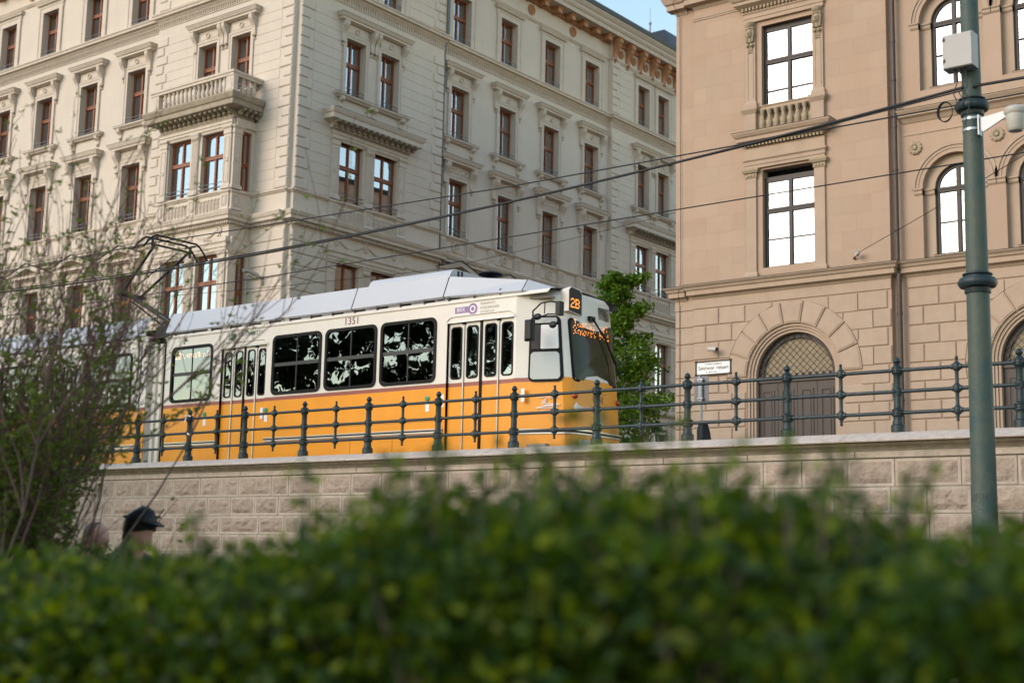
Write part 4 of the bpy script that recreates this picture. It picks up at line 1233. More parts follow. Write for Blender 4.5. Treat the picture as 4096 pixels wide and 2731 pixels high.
CH, BW, G = .456, .78, .022
for (xa, xb, y, gs) in ((XS, XE, 0, [DC]), (XP + .02, XR, .16, gates[1:]), (XL, XS, .10, [])):
    zz = 8.05; r = 0
    while zz - CH > 2.6:
        z0, z1 = zz - CH + G / 2, zz - G / 2
        x = xa - (BW / 2 if r % 2 else 0)
        if not gs and xb - xa < 1: x = xa
        while x < xb - .02:
            a, b = max(x, xa), min(x + BW, xb); x += BW
            if b - a < .12: continue
            a += G / 2; b -= G / 2
            done = False
            for g in gs:
                zl = max(z0, DS)
                e0 = math.sqrt(max(0, VR1 ** 2 - (zl - DS) ** 2)) if z1 > DS - .02 else VR0
                low = z1 <= DS + .02
                lim = (VR0 + .02) if low else e0
                if zl - DS >= VR1: continue
                if b <= g - lim or a >= g + lim: continue
                done = True
                et = math.sqrt(max(0, VR1 ** 2 - (z1 - DS) ** 2)) if z1 - DS < VR1 else 0
                if low:
                    if a < g - VR0 - .1: block(a, g - VR0 - .02, z0, z1, y)
                    if b > g + VR0 + .1: block(g + VR0 + .02, b, z0, z1, y)
                else:
                    if a < g - et - .05: block(a, min(b, g), z0, z1, y, g, -1)
                    if b > g + et + .05: block(max(a, g), b, z0, z1, y, g, 1)
                break
            if not done: block(a, b, z0, z1, y)
        zz -= CH; r += 1
    obj("plinth_band", MB().box(xa, xb, -.03, .01, 8.075, 8.32), peach_trim, RB, (0, BYY + y, 0))
# voussoirs round each gate, mouldings, doors and grilles
for gi, g in enumerate(gates):
    y = 0 if gi == 0 else .16
    nv = 9
    for k in range(nv):
        a0, a1 = PI * k / nv + .012, PI * (k + 1) / nv - .012
        m = MB(); seg = 4; F = []
        for i in range(seg + 1):
            t = a0 + (a1 - a0) * i / seg
            F.append((g - VR0 * math.cos(t), DS + VR0 * math.sin(t)))
        for i in range(seg + 1):
            t = a1 - (a1 - a0) * i / seg
            F.append((g - VR1 * math.cos(t), DS + VR1 * math.sin(t)))
        m.prism(F[::-1], -.04, .01)
        cx_, cz_ = sum(p[0] for p in F) / len(F), sum(p[1] for p in F) / len(F)
        m.prism([(cx_ + (p[0] - cx_) * .86, cz_ + (p[1] - cz_) * .86) for p in F][::-1], -.055, -.04)
        obj("voussoir", m, peach_trim, RB, (0, BYY + y, 0))
    m = MB()
    for (r0, r1, yy) in ((1.24, 1.32, .02), (1.17, 1.23, .06), (1.10, 1.16, .10)):
        arch_band(m, g, DS, r0, r1, yy, yy + .14, 24)
        for s in (-1, 1):
            a, b = sorted((g + s * r0, g + s * r1)); m.box(a, b, yy, yy + .14, 2.6, DS)
    obj("gate_moulding", m, peach_trim, RB, (0, BYY + y, 0), smooth=20)
    dt = link("gate", None, RB, (g, BYY + y + .24, 2.6))
    dt["label"] = "brown panelled gate under an arched lattice grille"
    for k in range(4):
        x0 = -1.09 + k * .545; mm = MB().box(x0 + .006, x0 + .539, 0, .05, 0, DS - 2.75)
        for (c, d) in ((.25, 1.25), (1.5, DS - 2.75 - .2)):
            mm.box(x0 + .10, x0 + .445, -.02, 0, c, c + .04); mm.box(x0 + .10, x0 + .445, -.02, 0, d - .04, d)
            mm.box(x0 + .10, x0 + .14, -.02, 0, c + .04, d - .04); mm.box(x0 + .405, x0 + .445, -.02, 0, c + .04, d - .04)
            mm.slab(x0 + .17, x0 + .375, c + .07, d - .07, -.014, 0, .012)
        _link("door_leaf", mm.mesh("door_leaf", door_paint), dt)
    _link("transom", MB().box(-1.10, 1.10, -.05, .08, DS - 2.75, DS - 2.60).mesh("transom", door_paint), dt)
    m = MB(); arch_band(m, 0, DS - 2.6, .97, 1.10, 0.02, .08, 20); _link("fanlight_frame", m.mesh("fanlight_frame", door_paint), dt)
    m = MB().prism([(1.0 * math.cos(PI * i / 16), DS - 2.6 + 1.0 * math.sin(PI * i / 16)) for i in range(17)], .09, .10); _link("fanlight_panel", m.mesh("fanlight_panel", peach_worn), dt)
    zs = DS - 2.6
    for s in (-1, 1):
        for k in range(-8, 9):
            # line x = x0 + s t, z = t clipped to the half disc of radius 1.07
            x0 = k * .185; b_ = x0 * s; disc = b_ * b_ - 2 * (x0 * x0 - 1.07 ** 2)
            if disc <= 0: continue
            t0, t1 = (-b_ - math.sqrt(disc)) / 2, (-b_ + math.sqrt(disc)) / 2
            t0 = max(t0, 0)
            if t1 - t0 < .05: continue
            yb = -.03 if s > 0 else -.018
            _link("grille_bar", MB().tube([(x0 + s * t0, yb, zs + t0), (x0 + s * t1, yb, zs + t1)], .0085, 4).mesh("grille_bar", iron_blk), dt)
    rs = MB().lathe([(.04, 0), (.04, .02), (.015, .035)], 0, 0, 8, axis='y').mesh("rosette", door_paint)
    for k in range(-5, 6): _link("rosette", rs, dt, (k * .185, -.05, zs + .03))

# wall furniture
sg = thing("street_sign", "white street name sign with black frame and arrow on the peach wall by the gate", "sign", (-18.19, 31.955, 6.45), 0)
sg.rotation_euler = (0, 0, 0)
obj("plate", MB().box(-.50, .50, -.012, .005, -.16, .16), white_p, sg)
fr = MB()
for (a, b, c, d) in ((-.535, .535, .16, .19), (-.535, .535, -.19, -.16), (-.535, -.50, -.16, .16), (.50, .535, -.16, .16)): fr.box(a, b, -.03, .005, c, d)
for sx in (-1, 1):
    for sz in (-1, 1): fr.box(sx * .517 - .03, sx * .517 + .03, -.034, .004, sz * .175 - .03, sz * .175 + .03)
obj("frame", fr, black_pl, sg)
text("lettering", "Széchenyi  rakpart", .135, black_p, sg, (0, -.014, .0), spacing=.92)
text("lettering", "V. kerület, Lipótváros", .06, black_p, sg, (0, -.014, .105))
text("lettering", "2", .06, black_p, sg, (-.20, -.014, -.11)); text("lettering", "1", .06, black_p, sg, (.20, -.014, -.11))
obj("arrow", MB().prism([(-.12, -.113), (.05, -.113), (.05, -.122), (.12, -.109), (.05, -.096), (.05, -.105), (-.12, -.105)], -.016, -.012).prism([(-.14, -.122), (-.09, -.118), (-.09, -.10), (-.14, -.096), (-.125, -.109)], -.016, -.012), black_p, sg)
cc = thing("security_camera", "small white bullet security camera on the peach wall above the street sign", "camera", (-18.05, 31.96, 6.90))
obj("camera_body", MB().tube([(-.20, -.16, .035), (.06, -.20, 0.0)], .058, 12), white_plastic, cc, smooth=40)
obj("lens", MB().tube([(.05, -.20, .0), (.085, -.205, -.004)], .05, 12), black_pl, cc, smooth=40)
obj("bracket", MB().tube([(-.05, 0, -.03), (-.05, -.10, -.03), (-.06, -.17, .0)], .022, 8), white_plastic, cc, smooth=40)
an = thing("wall_anchor", "white porcelain insulator holding a span wire to the peach wall", "insulator", (-14.2, 31.96, 8.93))
obj("hook", MB().ball((0, 0, 0), .035, 6, 5).tube([(0, 0, 0), (.12, -.10, .06)], .012, 5), iron_blk, an)
obj("insulator_body", MB().tube([(.10, -.09, .05), (.20, -.17, .10)], .05, 10), white_plastic, an, smooth=40)
# ------------------------------------------------------------------ ground and retaining wall
def struct(o): return tag(o, kind="structure")


struct(obj("ground", MB().add([(-900, -900, 0), (900, -900, 0), (900, 16.3, 0), (-900, 16.3, 0)], [(0, 1, 2, 3)]), asphalt))
STR = struct(obj("street", MB().add([(-900, 16.3, 2.45), (900, 16.3, 2.45), (900, 900, 2.45), (-900, 900, 2.45)], [(0, 1, 2, 3)]).add([(-900, 16.3, 0), (900, 16.3, 0), (900, 16.3, 2.45), (-900, 16.3, 2.45)], [(3, 2, 1, 0)]), asphalt))
struct(obj("pavement", MB().box(-33.2, -19.6 + 17, 28.6, 31.9, 2.40, 2.58) if False else MB().box(-20.6, -2, 28.4, 32.0, 2.40, 2.58), paving))
struct(obj("pavement", MB().box(-62, -33.4, 28.4, 31.99, 2.40, 2.58).box(-34.7, -32.6, 32.0, 60, 2.40, 2.575), paving))
struct(obj("pavement", MB().box(-60, 6, 16.3, 17.2, 2.40, 2.56), paving))
for yy in (17.78, 19.22, 20.8, 22.24):
    obj("rail", MB().box(-80, 20, yy - .035, yy + .035, 2.44, 2.465), steel, STR)

RW = wthing("retaining_wall", "stone quay wall of bossed blocks with pale coping below the railing", "wall", (-14, 15.85, 0))
WY = 15.85
obj("core", MB().box(-34, 4, WY + .012, 16.29, 0.0, 2.75), mortar, RW)
tops = [2.635, 2.30, 1.985, 1.675, 1.375, 1.075, .775, .47, .16, 0.0]


def bossed(x0, x1, z0, z1, seed):
    rr = random.Random(seed); m = MB(); mg = .035; g = .005
    x0 += g; x1 -= g; z0 += g; z1 -= g
    a, b, c, d = x0 + mg, x1 - mg, z0 + mg, z1 - mg
    yf = -rr.uniform(0, .004)
    for q in ([(x0, z0), (x1, z0), (b, c), (a, c)], [(x1, z0), (x1, z1), (b, d), (b, c)], [(x1, z1), (x0, z1), (a, d), (b, d)], [(x0, z1), (x0, z0), (a, c), (a, d)]):
        m.add([(x, yf, z_) for x, z_ in q], [(0, 1, 2, 3)], 0)
    m.add([(x0, yf, z0), (x1, yf, z0), (x1, yf, z1), (x0, yf, z1), (x0, .03, z0), (x1, .03, z0), (x1, .03, z1), (x0, .03, z1)], [(0, 4, 5, 1), (1, 5, 6, 2), (2, 6, 7, 3), (3, 7, 4, 0)], 0)
    nx = max(4, int((b - a) / .085)); nz = 4; vs = []
    for j in range(nz + 1):
        for i in range(nx + 1):
            e = i in (0, nx) or j in (0, nz)
            vs.append((a + (b - a) * i / nx + (0 if e else rr.uniform(-.014, .014)), yf - (0.0 if e else rr.uniform(.002, .032)), c + (d - c) * j / nz + (0 if e else rr.uniform(-.012, .012))))
    fs = []
    for j in range(nz):
        for i in range(nx):
            p = j * (nx + 1) + i
            fs += [(p, p + 1, p + nx + 2), (p, p + nx + 2, p + nx + 1)] if rr.random() < .5 else [(p, p + 1, p + nx + 1), (p + 1, p + nx + 2, p + nx + 1)]
    m.add(vs, fs, 1)
    return m


row_seed = {0: [-18.62, -18.155, -17.35, -16.94, -16.18, -15.52, -14.87], 1: [-18.336, -17.733, -17.167, -16.358, -15.709, -15.155], 2: [-18.583, -17.613, -17.008, -16.653, -16.138, -15.53]}
for r in range(len(tops) - 1):
    rr = random.Random(40 + r); js = list(row_seed.get(r, [-16.0]))
    while js[-1] < -2.5:
        n = js[-1] + rr.choice([.44, .52, .60, .64, .72, .80])
        js.append(-7.78 if r == 0 and abs(n + 7.78) < .3 else n)
    while js[0] > -31: js.insert(0, js[0] - rr.choice([.44, .52, .60, .68, .76]))
    for i in range(len(js) - 1):
        if tops[r] < 1.0 and (js[i] < -22): continue
        obj("stone_block", bossed(js[i], js[i + 1], tops[r + 1], tops[r], r * 1000 + i), [stone_edge, stone_rock], RW, (0, WY, 0))


def stretch(x0, x1, lens, seed):
    rr = random.Random(seed); xs = [x0]
    while xs[-1] < x1: xs.append(xs[-1] + rr.choice(lens))
    return xs


xs = stretch(-31, -3, [1.1, 1.25, 1.33, 1.45, 1.6], 3)
for i in range(len(xs) - 1):
    a, b = xs[i] + .004, xs[i + 1] - .004; y = -random.uniform(0, .004)
    obj("band_stone", MB().slab(a + .12, b + .12, 2.642, 2.724, -.022 + y, .03, .006), stone_edge, RW, (0, WY, 0))
    m = MB().ledge(a, b, [(.03, 2.728), (.035, 2.74), (.06, 2.765), (.10, 2.79), (.115, 2.812), (.115, 2.822)], retL=False, retR=False)
    obj("moulding_stone", m, stone_mould, RW, (0, WY, 0))
    m = MB(); prof = [(.17, 2.826), (.175, 2.842), (.165, 2.852), (-.06, 2.945), (-.10, 2.952), (-.42, 2.952)]
    sk = .06
    vs = []
    for (o, z_) in prof: vs += [(a + sk * (.17 - o), -o + y, z_), (b + sk * (.17 - o), -o + y, z_)]
    fs = [(2 * k, 2 * k + 1, 2 * k + 3, 2 * k + 2) for k in range(len(prof) - 1)]
    n = len(vs); vs += [(a, .42, 2.826), (b, .42, 2.826)]
    fs += [(0, n, n + 1, 1), tuple([2 * k for k in range(len(prof))] + [n])[::-1] if False else tuple([n] + [2 * k for k in range(len(prof))]), tuple([2 * k + 1 for k in range(len(prof))][::-1] + [n + 1])]
    m.add(vs, fs); obj("coping_stone", m, stone_cop, RW, (0, WY, 0))

# ------------------------------------------------------------------ railing on the coping
RL = wthing("quay_railing", "dark green cast-iron railing with acorn posts and three bars along the quay wall", "railing", (-14, 16.0, 2.95))
pmb = MB()
pmb.lathe([(.085, 0), (.085, .085), (.078, .09), (.066, .10), (.062, .12), (.055, .165), (.06, .19), (.078, .205), (.078, .212), (.062, .215), (.062, .262), (.078, .265), (.078, .272), (.058, .285), (.046, .30), (.044, .44), (.056, .445), (.056, .455), (.060, .458), (.060, .528), (.056, .53), (.044, .54),
          (.042, .68), (.048, .695), (.062, .71), (.066, .72), (.060, .725), (.060, .775), (.070, .778), (.070, .785), (.040, .808), (.030, .822), (.024, .83), (.030, .835), (.040, .848), (.044, .86), (.036, .885), (.02, .905), (.004, .912)], seg=14)
for (zz, n) in ((.238, 8), (.75, 8)):
    for k in range(n): pmb.ball((.062 * math.cos(2 * PI * k / n + .2), .062 * math.sin(2 * PI * k / n + .2), zz), .014, 6, 4)
for a in (-PI / 2 - .25, PI / 2): pmb.ball((.06 * math.cos(a), .06 * math.sin(a), .49), .024, 8, 5)
post_me = pmb.mesh("post", green_iron, 32)
bmb = MB()
pr = [(.004, .105), (.018, .112), (.020, .125), (.012, .14), (.020, .15), (.021, .175), (.028, .18)]
for zz in (.237, .494, .75):
    pr += [(.026, zz - .052), (.046, zz - .034), (.052, zz), (.046, zz + .034), (.026, zz + .052)]
    if zz < .7: pr += [(.0225, zz + .06), (.0225, zz + .19)]
pr += [(.024, .81), (.016, .825), (.016, .835), (.022, .84), (.012, .848), (.020, .858), (.020, .868), (.006, .878)]
bmb.lathe(pr, seg=12)
for zz in (.237, .494, .75):
    for s in (-1, 1): bmb.tube([(s * .03, 0, zz), (s * .062, 0, zz)], .034, 10)
bal_me = bmb.mesh("baluster", green_iron, 32)
SP = 1.4585; P0 = -6.585
for k in range(-2, 17):
    x = P0 - SP * k
    link("post", post_me, RL, (x, 16.0, 2.95)); link("baluster", bal_me, RL, (x - SP / 2, 16.0, 2.95))
rail_me = MB().tube([(-SP / 2, 0, 0), (SP / 2, 0, 0)], .0235, 10).mesh("rail", green_iron, 60)
for k in range(-2, 17):
    for zz in (.237, .494, .75): link("rail", rail_me, RL, (P0 - SP * k - SP / 2, 16.0, 2.95 + zz))
tp = thing("tied_tape", "white plastic tape knotted round a railing post in front of the tram", "tape", (P0 - SP * 9, 15.93, 3.42))
obj("knot", MB().lathe([(.052, 0), (.054, .035), (.05, .05)], 0, .07, 12), white_p, tp)
obj("tail", MB().add([(.03, -.0, .03), (.09, -.01, .01), (.15, .0, -.01), (.03, 0, .0), (.09, -.01, -.02), (.14, 0, -.03)], [(0, 3, 4, 1), (1, 4, 5, 2)]), white_p, tp)
tp2 = thing("tied_tape", "white plastic tape knotted just under the acorn of a railing post", "tape", (P0 - SP * 9, 15.93, 3.70))
obj("knot", MB().tube([(-.03, -.0, .06), (.0, -.02, .0), (.02, -.01, .05)], .014, 5).tube([(0, 0, .03), (.0, -.03, -.03), (-.015, -.03, -.07)], .012, 5), white_p, tp2)
obj("tail", MB().add([(.01, -.0, .05), (.06, -.01, .06), (.10, .0, .05), (.01, 0, .03), (.06, -.01, .03), (.10, 0, .03)], [(0, 3, 4, 1), (1, 4, 5, 2)]), white_p, tp2)

# ------------------------------------------------------------------ lamp post in front of the wall
LP = wthing("lamp_post", "tall weathered green steel lamp post with ring collars standing before the quay wall", "lamp post", (-5.09, 14.6, 0))
obj("shaft", MB().lathe([(.155, 0), (.15, .5), (.132, 1.9), (.126, 2.9), (.119, 4.25), (.117, 4.45), (.112, 5.2), (.104, 6.2), (.099, 7.0), (.092, 8.4)], -5.09, 14.6, 24), green_pole, LP, smooth=40)
ringp = [(.118, -.115), (.135, -.11), (.14, -.085), (.132, -.08), (.135, -.06), (.185, -.045), (.205, -.01), (.205, .015), (.185, .05), (.145, .06), (.14, .075), (.158, .09), (.158, .10), (.12, .115)]
obj("collar", MB().lathe(ringp, -5.09, 14.6, 28, cz=4.375), green_iron, LP, smooth=40)
obj("collar", MB().lathe([(r * .90, z_ * .9) for r, z_ in ringp], -5.09, 14.6, 28, cz=6.33), green_iron, LP, smooth=40)
for zz in (6.065, 6.185):
    obj("steel_band", MB().lathe([(.108, -.014), (.111, -.013), (.111, .013), (.108, .014)], -5.09, 14.6, 24, cz=zz), steel, LP, smooth=40)
sc_ = MB()        # scratched doodle on the paint
for k in range(9):
    a = -PI / 2 - .95 + k * .24; r0 = .1325
    sc_.tube([(-5.09 + r0 * math.cos(a), 14.6 + r0 * math.sin(a), 2.03 + .05 * math.sin(k * .39)), (-5.09 + r0 * math.cos(a + .03 * (k - 4) * .3), 14.6 + r0 * math.sin(a + .03 * (k - 4) * .3), 2.08 + .06 * math.sin(k * .39))], .0025, 4)
obj("scratched_doodle", sc_, black_p, LP)
bx = thing("control_box", "pale grey square control box strapped to the top of the lamp post", "box", (-5.14, 14.40, 6.72))
obj("box_body", MB().slab(-.165, .165, 0, .385, -.07, .11, .008), grey_box, bx); obj("door", MB().slab(-.16, .16, .006, .379, -.078, -.07, .004), grey_box, bx)
for zz in (.07, .31): obj("lock", MB().box(-.158, -.132, -.084, -.078, zz, zz + .04), black_pl, bx)
for zz in (.05, .32): obj("hinge", MB().box(.135, .155, -.081, -.0781, zz, zz + .04), grey_box, bx)
cb = MB()
for (x, k) in ((-.05, 0), (.01, 1), (.06, 2)):
    cb.tube([(x, -.0, 0), (x, -.0, -.06)], .012, 6)
    cb.tube([(x, 0, -.05), (x + .02, -.02, -.16 - .03 * k), (x - .03, .0, -.27), (x + .02 * k, .02, -.36), (x - .02, -.01, -.44 - .2 * (k == 2))], .006, 5)
for k in range(4):
    cb.tube([(-.16 + .075 * math.cos(t) * (1 + .05 * k), -.03 - .01 * k, -.47 + .11 * math.sin(t)) for t in [2 * PI * i / 16 for i in range(17)]], .005, 5)
obj("cables", cb, wire_m, bx, smooth=60)
dm = thing("dome_camera", "beige dome camera housing on a slotted bracket off the lamp post", "camera", (-4.60, 14.5, 6.0))
obj("bracket", MB().prism([(-.38, .05), (-.34, .0), (-.02, .16), (-.02, .20), (-.38, .16)][::1], -.012, .012).box(-.39, -.375, -.04, .06, -.03, .19), galv, dm)
obj("hood", MB().lathe([(.10, .13), (.115, .15), (.115, .19), (.09, .215), (.03, .225)], 0, 0, 18), white_plastic, dm, smooth=40)
obj("dome", MB().lathe([(.02, -.055), (.07, -.05), (.088, -.03), (.098, .13)], 0, 0, 18), white_plastic, dm, smooth=40)

# ------------------------------------------------------------------ overhead wires
def catenary(name, label, pts, r, sag=0.0, n=14, group=None):
    P = []
    for (a, b) in zip(pts[:-1], pts[1:]):
        for i in range(n + (1 if b is pts[-1] else 0)):
            t = i / n; p = Vector(a).lerp(Vector(b), t); p.z -= sag * 4 * t * (1 - t); P.append(p)
    return tag(obj(name, MB().tube(P, r, 5), wire_m, smooth=80), label, "wire", group)


catenary("contact_wire", "black contact wire above the near track touching the pantograph", [(-60, 18.5, 8.0), (-24.3, 18.5, 7.96), (-14.7, 18.5, 7.75), (6, 18.5, 7.70)], .012)
catenary("contact_wire", "lowest long wire, above the far track, crossing the lower windows of the peach building", [(-60, 21.5, 7.85), (-24, 21.5, 7.70), (-10, 21.5, 7.78), (8, 21.5, 7.90)], .012)
catenary("cable", "thin cable sagging from the lamp post just above the thick one", [(-30.2, 14.62, 6.6), (-5.12, 14.62, 6.555)], .010, .49, 40)
catenary("cable", "thick black cable sagging from the lamp post across the cream building", [(-30.2, 14.55, 6.55), (-5.15, 14.52, 6.545)], .017, .52, 40)
catenary("cable", "thick black cable leaving the lamp post above the dome camera", [(-5.04, 14.5, 6.53), (8, 14.5, 6.7)], .017, .12)
catenary("span_wire", "thin grey span wire rising from the porcelain insulator", [(-14.0, 31.8, 9.03), (-4.0, 20.5, 8.6)], .008, .05)
catenary("span_wire", "thin span wire running from the corner of the peach building over the tram roof", [(-19.45, 32.1, 10.85), (-24.0, 27.5, 8.95), (-30.0, 22.3, 7.9)], .007, .04)
# ------------------------------------------------------------------ TRAM
TR = wthing("tram", "yellow and white articulated tram number 1351 running along the quay", "tram", (-18.0, 18.5, 2.45))
TY0, TY1 = 17.5, 19.5; TC = 18.5
TZ0, TZ1 = 2.78, 5.56
ZR0, ZR1 = 4.155, 4.222


def tm(u, z): return 0 if z > ZR1 else (1 if z > ZR0 else 2)


TM = [t_white, t_red, t_yellow]
wins = [(-22.215, -20.975), (-19.29, -18.0), (-17.91, -16.635), (-16.55, -15.265)]
WZ = (4.255, 5.365)
doors = [(-20.72, -19.46), (-15.03, -13.62)]
DZ = 5.245
IN = .036


def rounded(a, b, c, d, r, n=5):
    P = []
    for (cx, cz, a0) in ((b - r, c + r, -PI / 2), (b - r, d - r, 0), (a + r, d - r, PI / 2), (a + r, c + r, PI)):
        for i in range(n + 1):
            t = a0 + PI / 2 * i / n; P.append((cx + r * math.cos(t), cz + r * math.sin(t)))
    return P


def ring(mb, A, B, y0, y1, mi=0):
    """frame between outer outline A and inner outline B (same number of points), from y1 to front y0"""
    n = len(A)
    vs = [(x, y0, z) for x, z in A] + [(x, y0, z) for x, z in B] + [(x, y1, z) for x, z in A] + [(x, y1, z) for x, z in B]
    fs = []
    for i in range(n):
        j = (i + 1) % n
        fs += [(i, j, n + j, n + i), (i, 2 * n + i, 2 * n + j, j), (n + i, n + j, 3 * n + j, 3 * n + i)]
    return mb.add(vs, fs, mi)


def tram_window(parent, a, b, c, d, y, s=1, r=.12, th=.055, mid=True, vert=0.5, slide=True, local=False):
    """s = 1: near side, -1: far side (mirrored in y)"""
    mb = MB()
    ring(mb, rounded(a, b, c, d, r), rounded(a + th, b - th, c + th, d - th, r - th * .6), -.018, .03)
    if mid:
        zm = c + (d - c) * .505
        mb.box(a + th * .6, b - th * .6, -.004, .03, zm - .032, zm + .032, 1)
        xv = a + (b - a) * vert
        mb.box(xv - .008, xv + .008, -.002, .02, zm + .032, d - th * .6, 1); mb.box(xv - .008, xv + .008, -.002, .02, c + th * .6, zm - .032, 1)
    me = mb.mesh("window", [black_rub, dark_bar], 30)
    o = link("window", me, parent, (0, y, 0)) if parent.name in WC else _link("window", me, parent, (0, y, 0))
    if s < 0: o.scale = (1, -1, 1)
    P = rounded(a + th * .5, b - th * .5, c + th * .5, d - th * .5, r - th * .4)
    if mid:
        zm = c + (d - c) * .505
        for (p, q) in ((c + th * .5, zm - .03), (zm + .03, d - th * .5)):
            for (x0, x1) in ((a + th * .5, xv - .006), (xv + .006, b - th * .5)):
                _link("pane", MB().box(x0, x1, .010, .014, p, q).mesh("pane", glass_t), o)
    else:
        _link("pane", MB().prism(P, .010, .014).mesh("pane", glass_t), o)
    return o


def inset(h, e=IN): return (h[0] + e, h[1] - e, h[2] + e, h[3] - e)


def tram_side(x0, x1, wl, dl, near):
    hs = [inset((a, b, *WZ)) for a, b in wl] + [(a, b, TZ0 + .02, DZ) for a, b in dl]
    mb = MB().wall(x0, x1, TZ0, TZ1, hs, 0.05, (ZR0, ZR1), tm, 0)
    o = obj("body_side", mb, TM, TR, (0, TY0 if near else TY1, 0))
    if not near: o.scale = (1, -1, 1)
    mb = MB().wall(x0, x1, 2.86, TZ1 - .05, [(h[0], h[1], h[2], h[3]) for h in hs], 0.0, y=.055)
    o2 = obj("lining", mb, t_in, TR, (0, TY0 if near else TY1, 0))
    if not near: o2.scale = (1, -1, 1)
    for (a, b) in wl: tram_window(TR, a, b, *WZ, TY0 if near else TY1, 1 if near else -1)


def tram_door(a, b, near=True, lab=None):
    y = TY0 + .045 if near else TY1 - .045
    d = link("door", None, TR, (0, y, 0))
    if not near: d.scale = (1, -1, 1)
    if lab: d["label"] = lab
    w = b - a; e = [a - .002, a + .02 + w * .225, a + w * .487, a + w * .513, b - .02 - w * .225, b + .002]
    for (p, q) in ((e[0], e[1]), (e[1], e[2]), (e[3], e[4]), (e[4], e[5])):
        hole = (p + .055, q - .045, 4.28, 5.165)
        mb = MB().wall(p + .006, q - .006, TZ0 + .03, DZ - .025, [inset(hole, .018)], .03, (ZR0, ZR1), tm)
        _link("door_leaf", mb.mesh("door_leaf", TM), d)
        m = MB(); ring(m, rounded(*hole, .06), rounded(hole[0] + .024, hole[1] - .024, hole[2] + .024, hole[3] - .024, .045), -.012, .02)
        m = m.mesh("door_window", black_rub, 30); _link("door_window", m, d)
        _link("pane", MB().box(hole[0] + .012, hole[1] - .012, .004, .008, hole[2] + .012, hole[3] - .012).mesh("pane", glass_t), d)
    _link("rubber_seal", MB().box(e[2] - .004, e[3] + .004, -.02, .03, TZ0 + .03, DZ - .02).mesh("rubber_seal", black_rub), d)
    for x in (e[1], e[4]):
        hm = MB().tube([(x, -.012, TZ0 + .1), (x, -.012, DZ - .06)], .014, 8)
        for k in range(5): hm.tube([(x, -.012, 3.0 + k * .42), (x, -.012, 3.03 + k * .42)], .017, 8)
        hm.box(x - .03, x + .03, -.03, .02, DZ - .055, DZ - .02, 1)
        _link("hinge_strip", hm.mesh("hinge_strip", [alu, black_rub]), d)
    hd = MB()                                     # raised hood above the door with rounded corners
    A = rounded(a - .04, b + .04, DZ - .3, DZ + .085, .16); B = rounded(a - .02, b + .02, DZ - .3, DZ + .06, .14)
    keep = [i for i, p in enumerate(A) if p[1] > DZ - .06]
    hd.tube([(A[i][0], -.05, A[i][1]) for i in keep], .012, 5)
    hd.box(a, b, -.055, -.02, DZ - .02, DZ + .006, 1)
    _link("door_hood", hd.mesh("door_hood", [t_white, alu]), d)
    jb = MB().box(a - .03, a, -.055, .01, TZ0 + .03, ZR0, 2).box(a - .03, a, -.055, .01, ZR0, ZR1, 1).box(a - .03, a, -.055, .01, ZR1, DZ, 0)
    _link("door_jamb", jb.mesh("door_jamb", TM), d)
    return d


FX0, FX1 = -22.42, -13.58
tram_side(FX0, FX1, wins, doors, True); tram_side(FX0, FX1, wins + [(-20.72, -19.46), (-15.03, -13.75)], [], False)
for i, (a, b) in enumerate(doors): tram_door(a, b, True, ["rear folding door of the front car", "front folding door beside the cab"][i])
# rear car
RX0, RX1 = -34.0, -22.98
wr = [(-25.04, -23.46), (-28.2, -26.75), (-29.7, -28.3), (-31.2, -29.8)]
tram_side(RX0, RX1, wr, [(-26.52, -25.2)], True); tram_side(RX0, RX1, wr + [(-26.5, -25.2)], [], False)
tram_door(-26.52, -25.2, True, "folding door of the rear car")
# bellows between the cars
bmw = MB()
for k in range(7):
    x = -22.96 + k * .09; e = .10 if k % 2 else .16
    bmw.box(x - .04, x + .05, TY0 + e, TY1 - e, TZ0 + .1, 5.5 - (e - .1))
obj("bellows", bmw, t_white, TR)
obj("joint_cover", MB().box(-22.99, -22.40, TY0 + .22, TY1 - .22, 5.44, 5.66).box(-22.9, -22.5, TY0 + .1, TY1 - .1, 5.62, 5.86), black_pl, TR)
obj("end_post", MB().tube([(FX0, TY0 - .002, TZ0), (FX0, TY0 - .002, 5.5)], .02, 6), black_rub, TR)
obj("rub_strip", MB().tube([(-23.18, TY0 - .002, 3.9), (-23.18, TY0 - .002, 5.45)], .018, 6), iron_bar, TR)
# shoulders, roof and floor
for (x0, x1, nm) in ((FX0, -12.95, "roof"), (RX0, RX1, "roof")):
    pf = [(TY0, TZ1), (TY0 + .015, TZ1 + .02), (TY0 + .06, TZ1 + .075), (TY0 + .25, TZ1 + .11), (TC, TZ1 + .15), (TY1 - .25, TZ1 + .11), (TY1 - .06, TZ1 + .075), (TY1, TZ1)]
    m = MB(); n = len(pf)
    m.add([(x0, y, z_) for y, z_ in pf] + [(x1, y, z_) for y, z_ in pf], [(i, i + n, i + n + 1, i + 1)[::-1] if False else (i, i + n, i + n + 1, i + 1) for i in range(n - 1)])
    m.m = [0, 0, 1, 1, 1, 1, 1]
    obj(nm, m, [t_white, t_roof], TR)
    obj("gutter", MB().box(x0, x1, TY0 - .022, TY0 + .01, TZ1 - .002, TZ1 + .024), t_white, TR)
    obj("floor", MB().box(x0, min(x1, -13.0), TY0 + .06, TY1 - .06, 3.1, 3.16).box(x0, min(x1, -13.0), TY0 + .1, TY1 - .1, 5.50, 5.53), t_in, TR)
for (a, b) in ((-34.0, -33.98), (-23.0, -22.985), (-22.42, -22.405)): obj("end_wall", MB().box(a, b, TY0 + .02, TY1 - .02, TZ0, TZ1), t_white, TR)
